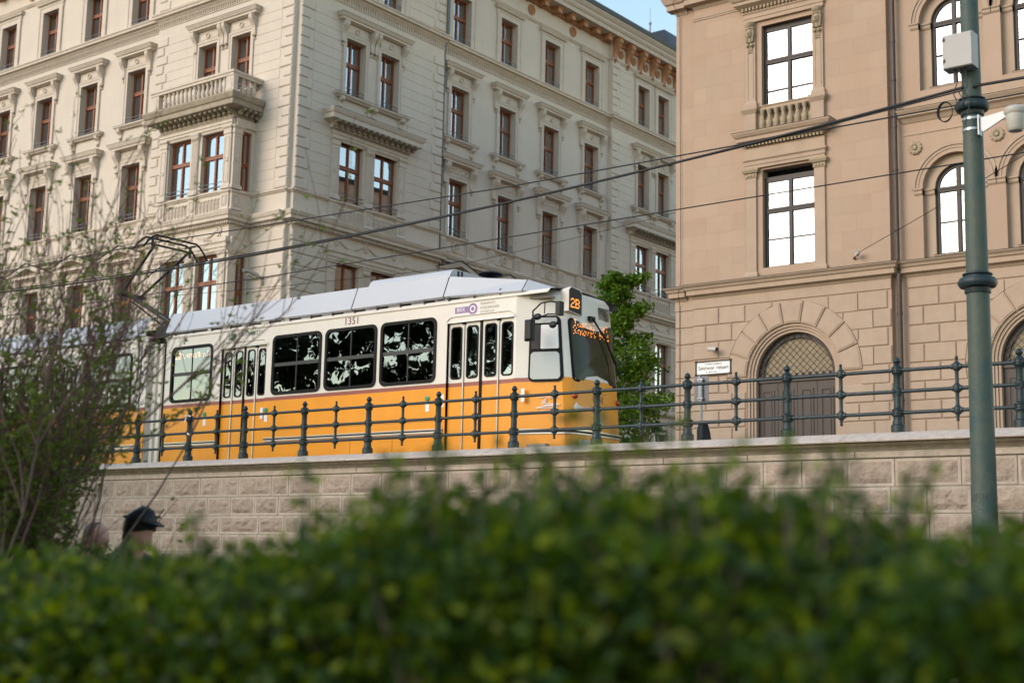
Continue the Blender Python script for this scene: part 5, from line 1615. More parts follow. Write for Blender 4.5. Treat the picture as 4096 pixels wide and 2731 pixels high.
# running gear
for cx in (-14.6, -20.3, -25.6, -31.0):
    for dx in (-.85, .85):
        for y in (17.72, 19.16):
            obj("wheel", MB().lathe([(.1, 0), (.30, 0), (.32, .02), (.34, .06), (.34, .10), (.1, .11)], cx + dx, y + .11, 20, axis='y', cz=2.80), steel, TR, smooth=30)
    obj("bogie", MB().box(cx - 1.3, cx + 1.3, 17.85, 19.1, 2.68, 2.92), iron_blk, TR)

# ---- cab: outlines at several heights joined into one shell
def outline(z):
    xf = -12.60 - max(0, z - 2.9) * .075 - max(0, z - 4.2) * .03
    ins = .30 + max(0, z - 4.2) * .03          # how far the nose is narrower on each side
    near = [(FX1, TY0), (xf - .42, TY0 + ins * .50), (xf - .13, TY0 + ins - .06), (xf - .045, TY0 + ins + .03), (xf, TY0 + ins + .14), (xf + .025, TC - .3)]
    return near + [(xf + .03, TC)] + [(x, 2 * TC - y) for x, y in near[::-1]]


zl = [TZ0, 3.1, 3.5, ZR0, ZR1, 4.6, 5.1, 5.45, TZ1]
cabm = MB(); n = len(outline(3)); vs = []
for z_ in zl: vs += [(x, y, z_) for x, y in outline(z_)]
fs = []; ms = []
for j in range(len(zl) - 1):
    for i in range(n - 1):
        fs.append((j * n + i, j * n + i + 1, (j + 1) * n + i + 1, (j + 1) * n + i))
        zm = (zl[j] + zl[j + 1]) / 2
        ms.append(0 if zm > ZR1 else (1 if zm > ZR0 and (i < 1 or i >= n - 2) else (2 if zm < ZR1 else 0)))
cabm.add(vs, fs); cabm.m = ms
o5 = outline(TZ1); k0 = len(cabm.v)
roofv = [(x - (.03 if 0 < i < n - 1 else 0), y + (.06 if y < TC else -.06) * (abs(y - TC) > .01), TZ1 + .07) for i, (x, y) in enumerate(o5)]
cabm.add([(x, y, TZ1) for x, y in o5] + roofv + [(-13.3, TC, TZ1 + .15)], [(i, i + 1, n + i + 1, n + i) for i in range(n - 1)] + [(n + i, n + i + 1, 2 * n) for i in range(n - 1)])
obj("cab", cabm, TM, TR, smooth=28)


def on_front(z, y): # x of the nose at height z, lateral y
    P = outline(z)
    for (a, b) in zip(P[:-1], P[1:]):
        if min(a[1], b[1]) - 1e-6 <= y <= max(a[1], b[1]) + 1e-6 and abs(b[1] - a[1]) > 1e-6:
            t = (y - a[1]) / (b[1] - a[1]); return a[0] + (b[0] - a[0]) * t
    return P[len(P) // 2][0]


def front_patch(name, yz, m, off, thick=.012, parent=TR, flip=False, mats=None):
    """closed outline in (y, z) laid on the nose, off metres in front of it"""
    c = (sum(p[0] for p in yz) / len(yz), sum(p[1] for p in yz) / len(yz)); k = len(yz); vs = []; fs = []
    for f_ in (1, .85, .7, .55, .4, .25, .1):
        vs += [(on_front(c[1] + (z_ - c[1]) * f_, c[0] + (y - c[0]) * f_) + off, c[0] + (y - c[0]) * f_, c[1] + (z_ - c[1]) * f_) for y, z_ in yz]
    for j in range(6): fs += [(j * k + i, j * k + (i + 1) % k, (j + 1) * k + (i + 1) % k, (j + 1) * k + i) for i in range(k)]
    fs.append(tuple(range(6 * k, 7 * k))); n7 = 7 * k
    vs += [(on_front(z_, y) + off - thick, y, z_) for y, z_ in yz]
    fs += [(i, n7 + i, n7 + (i + 1) % k, (i + 1) % k) for i in range(k)]
    return obj(name, MB().add(vs, fs), m, parent, smooth=60)


ws_o = rounded(17.875, 19.125, 4.16, 5.20, .08, 4)
front_patch("windscreen_seal", ws_o, black_rub, .006)
wsg = mat("windscreen_painted_reflection", (0.030, 0.024, 0.018), 0.10, 0.35, 1.6, spec=0.22, col2=(0.045, 0.055, 0.018))  # brown and green reflections painted into the opaque base colour
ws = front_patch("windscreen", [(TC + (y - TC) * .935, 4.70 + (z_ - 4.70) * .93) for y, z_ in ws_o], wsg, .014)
# cab side window laid on the tapered flank
def flank(x, z_):
    P = outline(z_)
    for (a, b) in zip(P[:3], P[1:4]):
        if a[0] <= x <= b[0]:
            t = (x - a[0]) / (b[0] - a[0]); return a[1] + (b[1] - a[1]) * t
    return P[3][1]


def flank_patch(name, xz, m, off, parent=TR):
    k = len(xz); c = (sum(p[0] for p in xz) / k, sum(p[1] for p in xz) / k)
    vs = [(x, flank(x, z_) - off, z_) for x, z_ in xz] + [(c[0], flank(*c) - off - .004, c[1])] + [(x, flank(x, z_) - off + .02, z_) for x, z_ in xz]
    fs = [(i, (i + 1) % k, k) for i in range(k)] + [(i, k + 1 + i, k + 1 + (i + 1) % k, (i + 1) % k) for i in range(k)]
    return obj(name, MB().add(vs, fs), m, parent, smooth=60)


def trap(a, b, c, d, r, lean):
    return [(x + lean * (c - z_) / (d - c) + lean * .0, z_) for x, z_ in rounded(a, b, c, d, r)]


flank_patch("cab_window_seal", [(x - .16 * max(0, (x + 13.30) / .7) * (z_ - 4.16) / 1.1, z_) for x, z_ in rounded(-13.36, -12.80, 4.15, 5.22, .09)], black_rub, .020)
gl_pale = mat("cab_window_painted_reflection", (0.42, 0.41, 0.37), 0.06, 0.04, 2.0, spec=0.8, coat=0.6)  # pale grey-beige reflection put into the pane's base colour
flank_patch("cab_window_pane", [(x - .16 * max(0, (x + 13.30) / .7) * (z_ - 4.16) / 1.1, z_) for x, z_ in rounded(-13.325, -12.835, 4.19, 4.63, .06)], gl_pale, .030)
flank_patch("cab_window_opening", [(x - .16 * max(0, (x + 13.30) / .7) * (z_ - 4.16) / 1.1, z_) for x, z_ in rounded(-13.32, -13.17, 4.68, 5.07, .02)], black_p, .030)
flank_patch("cab_window_inner_wall", [(x - .16 * max(0, (x + 13.30) / .7) * (z_ - 4.16) / 1.1, z_) for x, z_ in rounded(-13.16, -12.84, 4.68, 5.07, .02)], white_p, .030)  # white patch laid on for the cab's interior wall
flank_patch("cab_window_top_pane", [(x - .16 * max(0, (x + 13.30) / .7) * (z_ - 4.16) / 1.1, z_) for x, z_ in rounded(-13.32, -12.85, 5.10, 5.185, .03)], gl_pale, .030)
# route box
bxm = MB(); P = [(17.80, 5.29), (18.17, 5.25), (18.17, 5.60), (18.12, 5.665), (17.86, 5.69), (17.80, 5.63)]
xb = -12.76
bxm.add([(xb, y, z_) for y, z_ in P] + [(xb - .55, y + (.06 if y < 18 else 0), z_ - (.06 if z_ > 5.5 else 0)) for y, z_ in P], [tuple(range(6))] + [(i, i + 6, (i + 1) % 6 + 6, (i + 1) % 6) for i in range(6)])
obj("route_box", bxm, t_white, TR, smooth=30)
obj("route_glass", MB().add([(xb + .006, 17.99 + (y - 17.99) * .9, 5.47 + (z_ - 5.47) * .9) for y, z_ in P] + [(xb - .002, 17.99 + (y - 17.99) * .97, 5.47 + (z_ - 5.47) * .97) for y, z_ in P], [tuple(range(6))] + [(i, i + 6, (i + 1) % 6 + 6, (i + 1) % 6) for i in range(6)]), black_pl, TR)
FONT = {'2': "01110,10001,00001,00110,01000,10000,11111", 'B': "11110,10001,10001,11110,10001,10001,11110", 'K': "10001,10010,10100,11000,10100,10010,10001", 'z': "00000,00000,11111,00010,00100,01000,11111",
        'e': "00000,00000,01110,10001,11111,10000,01110", 'v': "00000,00000,10001,10001,10001,01010,00100", 'a': "00000,00000,01110,00001,01111,10001,01111", 'g': "00000,01111,10001,10001,01111,00001,01110",
        'h': "10000,10000,10110,11001,10001,10001,10001", 'd': "00001,00001,01101,10011,10001,10001,01111", 'i': "00100,00000,01100,00100,00100,00100,01110", 't': "01000,01000,11100,01000,01000,01001,00110", 'r': "00000,00000,10110,11001,10000,10000,10000",
        's': "00000,00000,01111,10000,01110,00001,11110", 'l': "01100,00100,00100,00100,00100,00100,01110", 'o': "00000,00000,01110,10001,10001,10001,01110", ' ': "00000,00000,00000,00000,00000,00000,00000", 'J': "00111,00010,00010,00010,00010,10010,01100"}


def dots(s, drop=0.0, seed=1):
    rr = random.Random(seed); P = []; x = 0
    for ch in s:
        for j, row in enumerate(FONT[ch].split(",")):
            for i, c in enumerate(row):
                if c == '1' and rr.random() > drop: P.append((x + i, 6 - j))
        x += 6
    return P, x


def led_rows(name, rows, place, pitch, m, label=None):
    mb = MB(); h = pitch * .36
    for (s, ox, oz, drop, sd_) in rows:
        for (i, j) in dots(s, drop, sd_)[0]:
            p = place(ox + i * pitch, oz + j * pitch)
            q = [place(ox + i * pitch + a, oz + j * pitch + b) for a, b in ((-h, -h), (h, -h), (h, h), (-h, h))]
            mb.add(q, [(0, 1, 2, 3)])
    o = obj(name, mb, m, TR); o["kind"] = "stuff"
    if label: o["label"] = label
    return o


led_rows("led_number", [("2B", 0, 0, .0, 3)], lambda a, b: (xb + .012, 17.85 + a * 1.0, 5.36 + b), .022, led, "orange lit route number 2B")
led_rows("led_text", [("Jaszai tel", 0, .13, .5, 5), ("Kozvag hid", 0, 0, .5, 6)], lambda a, b: (on_front(4.94 + b, 17.95 + a) + .024, 17.95 + a, 4.94 + b), .0165, led, "orange lit destination lines behind the windscreen")
led_rows("led_text", [("2B", 0, 0, .25, 3), ("Kozvag hid", .24, -.0, .5, 7)], lambda a, b: (-22.10 + a * .86, 17.507, 5.13 + b), .0175, led_dim, "orange lit side destination behind the rearmost window of the front car")
# lamps, numbers, trims
for y in (17.90, 19.10):
    m = MB().lathe([(.05, 0), (.05, .035), (.03, .06), (.01, .065)], seg=12, axis='y'); 
    obj("marker_lamp", MB().add([(on_front(3.93, y) - .01 - y_, y + x_, 3.93 + z_) for (x_, y_, z_) in m.v], m.f), red_lens, TR, smooth=40)
    if y > TC: continue
    m = MB().lathe([(.10, 0), (.10, .02), (.085, .03), (.07, .025), (.01, .02)], seg=18, axis='y')
    yh = TC
    obj("headlamp", MB().add([(on_front(3.53, yh) - .01 - y_, yh + x_, 3.53 + z_) for (x_, y_, z_) in m.v], m.f), white_plastic, TR, smooth=40)
Rf = (PI / 2, 0, PI / 2)
text("lettering", "1351", .16, t_font, TR, (on_front(3.9, TC) + .012, TC - .02, 3.92), Rf)
text("lettering", "BUDAPEST", .075, white_p, TR, (on_front(3.74, 18.1) + .012, 18.12, 3.745), Rf)
front_patch("crest", [(17.90, 3.70), (17.96, 3.70), (17.98, 3.76), (17.95, 3.80), (17.93, 3.83), (17.91, 3.80), (17.88, 3.76)], white_p, .004)
front_patch("hatch_lines", [(18.27, 4.02), (18.73, 4.02), (18.73, 4.028), (18.27, 4.028)], iron_bar, .003); front_patch("hatch_lines", [(18.27, 3.79), (18.73, 3.79), (18.73, 3.797), (18.27, 3.797)], iron_bar, .003)
vent = MB()
for k in range(7): vent.box(0, .012, -.16, .16, k * .03, k * .03 + .014)
obj("vent_grille", vent, black_pl, TR, (on_front(5.3, 18.85) - .0, 18.84, 5.28))
# wiper
xw = on_front(4.7, 18.6) + .05
obj("wiper", MB().tube([(on_front(5.24, 18.45) + .06, 18.42, 5.24), (xw, 18.72, 4.95), (xw + .03, 18.98, 4.55)], .016, 6).tube([(xw + .01, 18.90, 4.75), (xw + .06, 19.06, 4.38)], .012, 6).box(on_front(5.25, 18.4) - .02, on_front(5.25, 18.4) + .06, 18.36, 18.50, 5.20, 5.28), black_pl, TR)
# bumper trims
tr_ = MB()
for (z0, z1, mi) in ((3.375, 3.40, 0), (3.345, 3.372, 1), (3.32, 3.342, 0)):
    P = outline(3.36)
    Q = [(x + (.018 if i > 1 else 0), y - (.018 if y < TC else -.018)) for i, (x, y) in enumerate(P)]
    vs = [(x, y, z0) for x, y in Q] + [(x, y, z1) for x, y in Q]; k = len(Q)
    tr_.add(vs, [(i, i + 1, k + i + 1, k + i) for i in range(k - 1)], mi)
obj("bumper_trim", tr_, [alu, black_rub], TR)
for (a, b) in ((-19.42, -15.08), (-22.36, -20.78), (-34, -26.6), (-25.15, -23.05)):
    obj("side_trim", MB().box(a, b, TY0 - .02, TY0, 3.40, 3.43).box(a, b, TY0 - .018, TY0, 3.432, 3.452, 1).box(a, b, TY0 - .02, TY0, 3.454, 3.474), [alu, black_rub], TR)
for x in (-18.4, -17.2, -16.2, -21.6, -24.2, -28.0):
    obj("panel_seam", MB().box(x - .003, x + .003, TY0 - .0015, TY0 + .001, TZ0 + .02, 3.40), black_rub, TR)
obj("panel_seam", MB().box(-19.42, -15.08, TY0 - .0015, TY0 + .001, 3.60, 3.605), dark_bar, TR)
cp = [(y, z_) for y, z_ in rounded(17.93, 19.07, 2.86, 3.24, .05, 3)]
front_patch("coupler_cover", cp, white_plastic, .05, .05)
# writing on the side
text("lettering", "1351", .185, t_font, TR, (-17.27, TY0 - .004, 5.468), spacing=1.05)
text("lettering", "BUDAPEST", .108, blue_font, TR, (-19.93, TY0 - .004, 5.462), shear=.25, spacing=1.12)
cr = MB().prism(rounded(-.035, .035, -.005, .05, .01, 2), -.004, 0).prism([(-.03, -.06), (0, -.085), (.03, -.06), (.03, -.015), (-.03, -.015)], -.004, 0)
for s in (-1, 1):
    cr.tube([(s * .05, -.002, -.08), (s * .075, -.002, -.04), (s * .05, -.002, 0), (s * .08, -.002, .04), (s * .06, -.002, .07)], .008, 4)
    cr.tube([(s * .04, -.002, .02), (s * .10, -.002, .01)], .006, 4); cr.tube([(s * .06, -.002, -.03), (s * .10, -.002, -.07)], .006, 4)
cr.prism([(-.02, .055), (.02, .055), (.02, .08), (.0, .10), (-.02, .08)], -.004, 0)
obj("crest", cr, blue_font, TR, (-20.45, TY0, 5.455))
bk = MB().prism(rounded(-.27, .08, -.068, .068, .015, 3), -.002, 0).lathe([(.115, 0), (.115, .002), (.01, .0021)], .13, 0, 24, axis='y')
obj("badge_border", bk, white_p, TR, (-14.62, TY0, 5.43))
obj("badge", MB().prism(rounded(-.255, .08, -.053, .053, .01, 3), -.0045, -.002).lathe([(.098, .002), (.098, .0048), (.01, .0049)], .13, 0, 24, axis='y'), purple, TR, (-14.62, TY0, 5.43))
text("lettering", "BKK", .10, white_p, TR, (-14.74, TY0 - .006, 5.43), extrude=.001)
obj("badge_ring", MB().lathe([(.058, .0045), (.058, .007), (.036, .007), (.036, .0045)], 0, 0, 24, axis='y'), white_p, TR, (-14.49, TY0, 5.43))
for i, s in enumerate(("BUDAPESTI", "KÖZLEKEDÉSI", "KÖZPONT")): text("lettering", s, .062, grey_font, TR, (-14.33, TY0 - .003, 5.50 - i * .072), align='LEFT')
yb_ = flank(-13.05, 3.75) - .012
obl = -math.atan2(flank(-12.9, 3.75) - flank(-13.2, 3.75), .3)
g_ = link("operator_logo", None, TR, (-13.03, yb_, 3.75)); g_.rotation_euler = (0, 0, -obl)
lg = MB()
for dz in (0, .032):
    lg.tube([(-.20, 0, -.02 + dz * .0), (-.02, 0, -.02 + dz), (.14, 0, -.02 + dz), (.16, 0, -.05 + dz), (.10, 0, -.10 + dz * .6)], .008, 4)
    lg.tube([(.20, 0, .03), (-.06, 0, .02 + dz), (-.10, 0, .04 + dz), (-.02, 0, .09 + dz)], .008, 4)
_link("swoosh", lg.mesh("swoosh", white_p), g_)
for (s, sz, z_, x) in (("A BKK szolgáltatója a", .042, .15, 0), ("BKV", .075, -.085, -.05)):
    me = text_mesh(s, sz); me.materials.clear(); me.materials.append(white_p); o = _link("lettering", me, g_, (x, -.004, z_)); o.rotation_euler = (PI / 2, 0, 0)
for x in (-21.13, -19.40, -15.43):
    obj("door_button", MB().lathe([(.045, 0), (.045, .02), (.03, .025), (.02, .022), (.01, .03)], 0, 0, 14, axis='y'), green_btn, TR, (x, TY0, 3.99), smooth=40)
    obj("sticker", MB().box(-.04, .04, -.003, 0, -.22, -.09), white_p, TR, (x, TY0, 3.99))
for x in (-19.52, -15.10, -13.54): obj("sticker", MB().box(-.035, .035, -.003, 0, -.06, .06).box(-.035, .035, -.003, 0, -.15, -.065), white_p, TR, (x + (.13 if x > -14 else 0), (TY0 if x < -14 else flank(-13.45, 3.9)) - .002 - (.05 if x > -14 else 0), 3.98))
# mirror
mir = link("wing_mirror", None, TR, (-13.15, 17.30, 4.93))
_link("mirror_housing", MB().slab(-.09, .075, -.17, .17, -.05, .04, .03).mesh("mirror_housing", black_pl), mir)
_link("mirror_arm", MB().tube([(.06, .0, .10), (.055, .0, .30), (.20, .02, .42), (.36, .06, .44), (.46, .14, .42), (.46, .14, .24), (.30, .06, .24), (.10, .0, .17)], .014, 6).tube([(.26, .03, .25), (.26, .04, .43)], .010, 5).box(.42, .50, .10, .22, .22, .44).mesh("mirror_arm", black_pl, 50), mir)
_link("round_mirror", MB().ball((.16, -.02, .20), .085, 12, 8, sc=(1, .4, .62)).mesh("round_mirror", black_pl, 50), mir)
_link("round_mirror", MB().ball((.45, -.0, .05), .075, 12, 8, sc=(1, .4, .75)).mesh("round_mirror", black_pl, 50), mir)

# ---- roof screens, air conditioner, pantograph
def screen(x0, x1, zb0, zb1, zt0, zt1, g=.012):
    m = MB(); Yb, Yt = TY0 + .0, TY0 + .15
    m.add([(x0 + g, Yb, zb0), (x1 - g, Yb, zb1), (x1 - g, Yt, zt1), (x0 + g, Yt, zt0), (x0 + g, Yb + .05, zb0 - .025), (x1 - g, Yb + .05, zb1 - .025), (x1 - g, Yt + .30, zt1 + .03), (x0 + g, Yt + .30, zt0 + .03)],
          [(0, 1, 2, 3), (4, 5, 1, 0), (3, 2, 6, 7)])
    obj("roof_screen", m, t_panel, TR)
    obj("roof_screen", MB().add([(x0 + g, 2 * TC - Yb, zb0), (x1 - g, 2 * TC - Yb, zb1), (x1 - g, 2 * TC - Yt, zt1), (x0 + g, 2 * TC - Yt, zt0)], [(3, 2, 1, 0)]), t_panel, TR)


for (a, b) in ((-22.47, -20.63), (-20.63, -18.97), (-18.97, -17.30)): screen(a, b, 5.69, 5.69, 6.09, 6.09)
screen(-17.30, -15.15, 5.69, 5.70, 6.09, 6.07); screen(-15.15, -13.48, 5.70, 5.635, 6.07, 5.84)
nm = MB().add([(-13.47, TY0 + .0, 5.635), (-13.0, TY0 + .36, 5.62), (-13.0, TY0 + .46, 5.66), (-13.47, TY0 + .15, 5.84), (-12.98, 2 * TC - TY0 - .36, 5.62), (-12.98, 2 * TC - TY0 - .46, 5.66), (-13.47, 2 * TC - TY0 - .15, 5.84), (-13.47, 2 * TC - TY0, 5.635)],
                [(0, 1, 2, 3), (3, 2, 5, 6), (1, 4, 5, 2), (4, 7, 6, 5)])
obj("roof_screen", nm, t_panel, TR, smooth=40)
for (a, b) in ((-24.94, -23.1), (-26.7, -24.94), (-28.5, -26.7), (-30.3, -28.5), (-32.1, -30.3)): screen(a, b, 5.69, 5.69, 6.09, 6.09)
for x in [-22.2 + k * .55 for k in range(16)] + [-33 + k * .6 for k in range(16)]: obj("screen_stay", MB().box(x - .015, x + .015, TY0 + .03, TY0 + .30, 5.62, 5.72), iron_blk, TR)
obj("air_conditioner", MB().ledge(-17.1, -15.2, [(0, 6.0), (0, 6.12), (-.05, 6.20), (-.12, 6.24)], back=1.2, retL=False, retR=False), t_panel, TR, (0, TY0 + .22, 0))
obj("roof_aerial", MB().lathe([(.02, 0), (.20, .03), (.22, .05), (.18, .08), (.05, .09)], -14.7, 18.2, 18, cz=6.1).tube([(-15.0, 17.8, 6.0), (-15.0, 17.8, 6.16)], .02, 6).tube([(-15.08, 17.8, 6.0), (-15.08, 17.8, 6.18)], .02, 6).tube([(-14.7, 18.2, 5.7), (-14.7, 18.2, 6.1)], .06, 8), black_pl, TR, smooth=40)
pg = link("pantograph", None, TR, (-23.2, TC, 5.8))
pb = Vector((-23.15, 18.45, 5.95)); kn = Vector((-25.02, 18.5, 6.86)); Y1_, Y2_ = 17.95, 19.05
def PL(p): return tuple(Vector(p) - Vector((-23.2, TC, 5.8)))
_link("base_frame", MB().box(-.55, .55, -.5, .5, .0, .10).box(-.2, .45, -.3, .3, .1, .26).mesh("base_frame", black_pl), pg)
_link("lower_arm", MB().tube([PL(pb), PL(kn)], .055, 8).mesh("lower_arm", iron_blk), pg)
_link("lower_rod", MB().tube([PL((-23.6, 18.62, 5.9)), PL((-25.15, 18.6, 6.78))], .02, 6).mesh("lower_rod", iron_blk), pg)
_link("knee", MB().tube([PL((-25.02, 18.15, 6.86)), PL((-25.02, 18.85, 6.86))], .045, 8).mesh("knee", iron_blk), pg)
top = (-23.72, 7.86)
for y in (18.05, 18.95):
    _link("upper_arm", MB().tube([PL((-25.02, 18.5 + (y - 18.5) * .55, 6.86)), PL((top[0], y, top[1] - .12))], .03, 8).mesh("upper_arm", iron_blk), pg)
_link("brace", MB().tube([PL((-24.95, 18.35, 6.88)), PL((top[0], 18.7, top[1] - .14))], .012, 6).mesh("brace", iron_blk), pg)
for dx in (-.16, .16):
    bw = MB().tube([PL((top[0] + dx, 18.5 + t * .85, top[1] + .07 - .26 * max(0, abs(t) - .62) ** 1.5 * 5)) for t in [-1 + i / 8 for i in range(17)]], .022, 6)
    _link("collector_bow", bw.mesh("collector_bow", black_pl, 60), pg)
_link("bow_frame", MB().tube([PL((top[0], 17.95, top[1] - .1)), PL((top[0], 19.05, top[1] - .1))], .025, 6).tube([PL((top[0] - .17, 18.0, top[1] + .02)), PL((top[0] + .17, 18.0, top[1] + .02))], .02, 6).tube([PL((top[0] - .17, 19.0, top[1] + .02)), PL((top[0] + .17, 19.0, top[1] + .02))], .02, 6)
      .tube([PL((top[0], 18.0, top[1] + .02)), PL((top[0], 18.0, top[1] - .22))], .03, 6).tube([PL((top[0], 19.0, top[1] + .02)), PL((top[0], 19.0, top[1] - .22))], .03, 6).mesh("bow_frame", iron_blk), pg)

# ---- inside: seats, rails and passengers
sm = MB().box(-.20, .20, -.20, .20, .40, .47).box(-.20, -.14, -.20, .20, .47, 1.05).tube([(0, 0, 0), (0, 0, .4)], .04, 6).mesh("seat", t_seat)
for x in (-21.8, -18.9, -18.2, -17.4, -16.6, -15.9, -24.4, -27.6, -28.6):
    for y in (17.85, 19.15): link("seat", sm, TR, (x, y, 3.16))
hr = MB()
for (a, b) in ((-19.2, -15.1), (-34, -26.8), (-22.2, -20.9)):
    for y in (17.66, 19.34): hr.tube([(a, y, 4.50), (b, y, 4.50)], .017, 6)
obj("handrail", hr, t_rail, TR)
for x in (-19.25, -17.1, -15.2, -13.75): obj("grab_pole", MB().tube([(x, 18.1, 3.16), (x, 18.1, 5.5)], .018, 6), t_rail, TR)
# ------------------------------------------------------------------ people
def capsules(parts, name, m, voxel=.018):
    """one continuous surface from overlapping tapered tubes and balls, fused by a remesh"""
    mb = MB()
    for p in parts:
        if p[0] == 't': mb.tube(p[1], p[2], 10, r2=p[3]); mb.ball(p[1][0], p[2], 10, 8); mb.ball(p[1][-1], p[3], 10, 8)
        else: mb.ball(p[1], p[2], 14, 10, sc=p[3])
    me = mb.mesh(name, m)
    return me, voxel


def fused(name, parts, m, parent, voxel=.018):
    me, v = capsules(parts, name, m, voxel)
    o = _link(name, me, parent)
    r = o.modifiers.new("fuse", 'REMESH'); r.mode = 'VOXEL'; r.voxel_size = v; r.use_smooth_shade = True
    s = o.modifiers.new("soft", 'SMOOTH'); s.iterations = 4; s.factor = .5
    return o


def head_parts(c, fx, s=1.0):
    """head centred at c looking along +x * fx"""
    x, y, z = c
    return [('b', c, .1 * s, (1.0, .80, 1.18)), ('b', (x + fx * .045 * s, y, z - .055 * s), .07 * s, (.95, .8, 1.0)), ('b', (x + fx * .108 * s, y, z - .012 * s), .018 * s, (1.2, .8, 1.5)),
            ('b', (x + fx * .098 * s, y, z - .062 * s), .02 * s, (.7, 1.2, .45)), ('b', (x - fx * .005 * s, y - .083 * s, z - .01 * s), .026 * s, (.8, .4, 1.3)), ('b', (x - fx * .005 * s, y + .083 * s, z - .01 * s), .026 * s, (.8, .4, 1.3)),
            ('b', (x + fx * .088 * s, y - .032 * s, z + .012 * s), .013 * s, (1, 1, .7)), ('b', (x + fx * .088 * s, y + .032 * s, z + .012 * s), .013 * s, (1, 1, .7)),
            ('t', [(x - fx * .02 * s, y, z - .06 * s), (x - fx * .05 * s, y, z - .20 * s)], .052 * s, .058 * s)]


def hand_parts(w, d, up_=(0, 0, 1)):
    """palm and five curled fingers; w wrist, d direction of the palm"""
    w = Vector(w); d = Vector(d).normalized(); u = Vector(up_); l = d.cross(u).normalized(); P = [('t', [tuple(w), tuple(w + d * .07)], .024, .028)]
    for k in range(4):
        b = w + d * .075 + l * (k - 1.5) * .019; ln = (.030, .036, .034, .026)[k]
        P.append(('t', [tuple(b), tuple(b + d * ln - u * .012), tuple(b + d * ln * .9 - u * (.018 + ln)), tuple(b + d * .005 - u * (.02 + ln))], .009, .007))
    P.append(('t', [tuple(w + d * .03 - l * .028), tuple(w + d * .055 - l * .045 - u * .012), tuple(w + d * .075 - l * .036 - u * .03)], .011, .008))
    return P


def seated(name, label, loc, fx, top_m, hair_long=False, hood=None):
    p = thing(name, label, "person", loc)
    hz = 1.28
    fused("body", head_parts((fx * .06, 0, hz), fx) + [('t', [(0, 0, .80), (0, 0, 1.08)], .13, .10), ('t', [(0, -.09, .50), (fx * .40, -.10, .50)], .085, .062), ('t', [(0, .09, .50), (fx * .40, .10, .50)], .085, .062),
          ('t', [(fx * .40, -.10, .50), (fx * .42, -.10, .08)], .058, .04), ('t', [(fx * .40, .10, .50), (fx * .42, .10, .08)], .058, .04), ('t', [(fx * .42, -.10, .03), (fx * .56, -.10, .03)], .04, .03), ('t', [(fx * .42, .10, .03), (fx * .56, .10, .03)], .04, .03)]
          + hand_parts((fx * .30, -.12, .62), (fx, 0, -.2)) + hand_parts((fx * .30, .12, .62), (fx, 0, -.2)), skin, p)
    fused("jacket", [('t', [(0, 0, .48), (0, 0, .80), (-fx * .01, 0, 1.05)], .155, .12), ('b', (0, -.13, 1.03), .075, (1, 1, .9)), ('b', (0, .13, 1.03), .075, (1, 1, .9)),
          ('t', [(0, -.17, 1.02), (fx * .05, -.20, .76), (fx * .27, -.13, .64)], .062, .04), ('t', [(0, .17, 1.02), (fx * .05, .20, .76), (fx * .27, .13, .64)], .062, .04), ('t', [(0, 0, 1.06), (fx * .01, 0, 1.11)], .085, .07)], top_m, p)
    fused("trousers", [('t', [(0, -.09, .50), (fx * .40, -.10, .51)], .098, .075), ('t', [(0, .09, .50), (fx * .40, .10, .51)], .098, .075), ('t', [(fx * .40, -.10, .50), (fx * .42, -.10, .10)], .07, .055), ('t', [(fx * .40, .10, .50), (fx * .42, .10, .10)], .07, .055)], cloth_dk, p)
    fused("hair", [('b', (fx * .03, 0, hz + .035), .105, (1.05, .90, 1.08)), ('b', (-fx * .03, 0, hz - .02), .09, (1, .95, 1.3))] + ([('t', [(-fx * .04, 0, hz), (-fx * .07, 0, hz - .22)], .08, .05)] if hair_long else []), hair, p, .012)
    return p


seated("person", "dark-haired passenger in dark clothes behind the window next to the front door of the tram", (-15.72, 17.95, 3.20), -1, cloth_dk)
seated("person", "passenger in a red top low behind the third side window of the tram", (-17.75, 17.95, 3.10), -1, cloth_red, True)


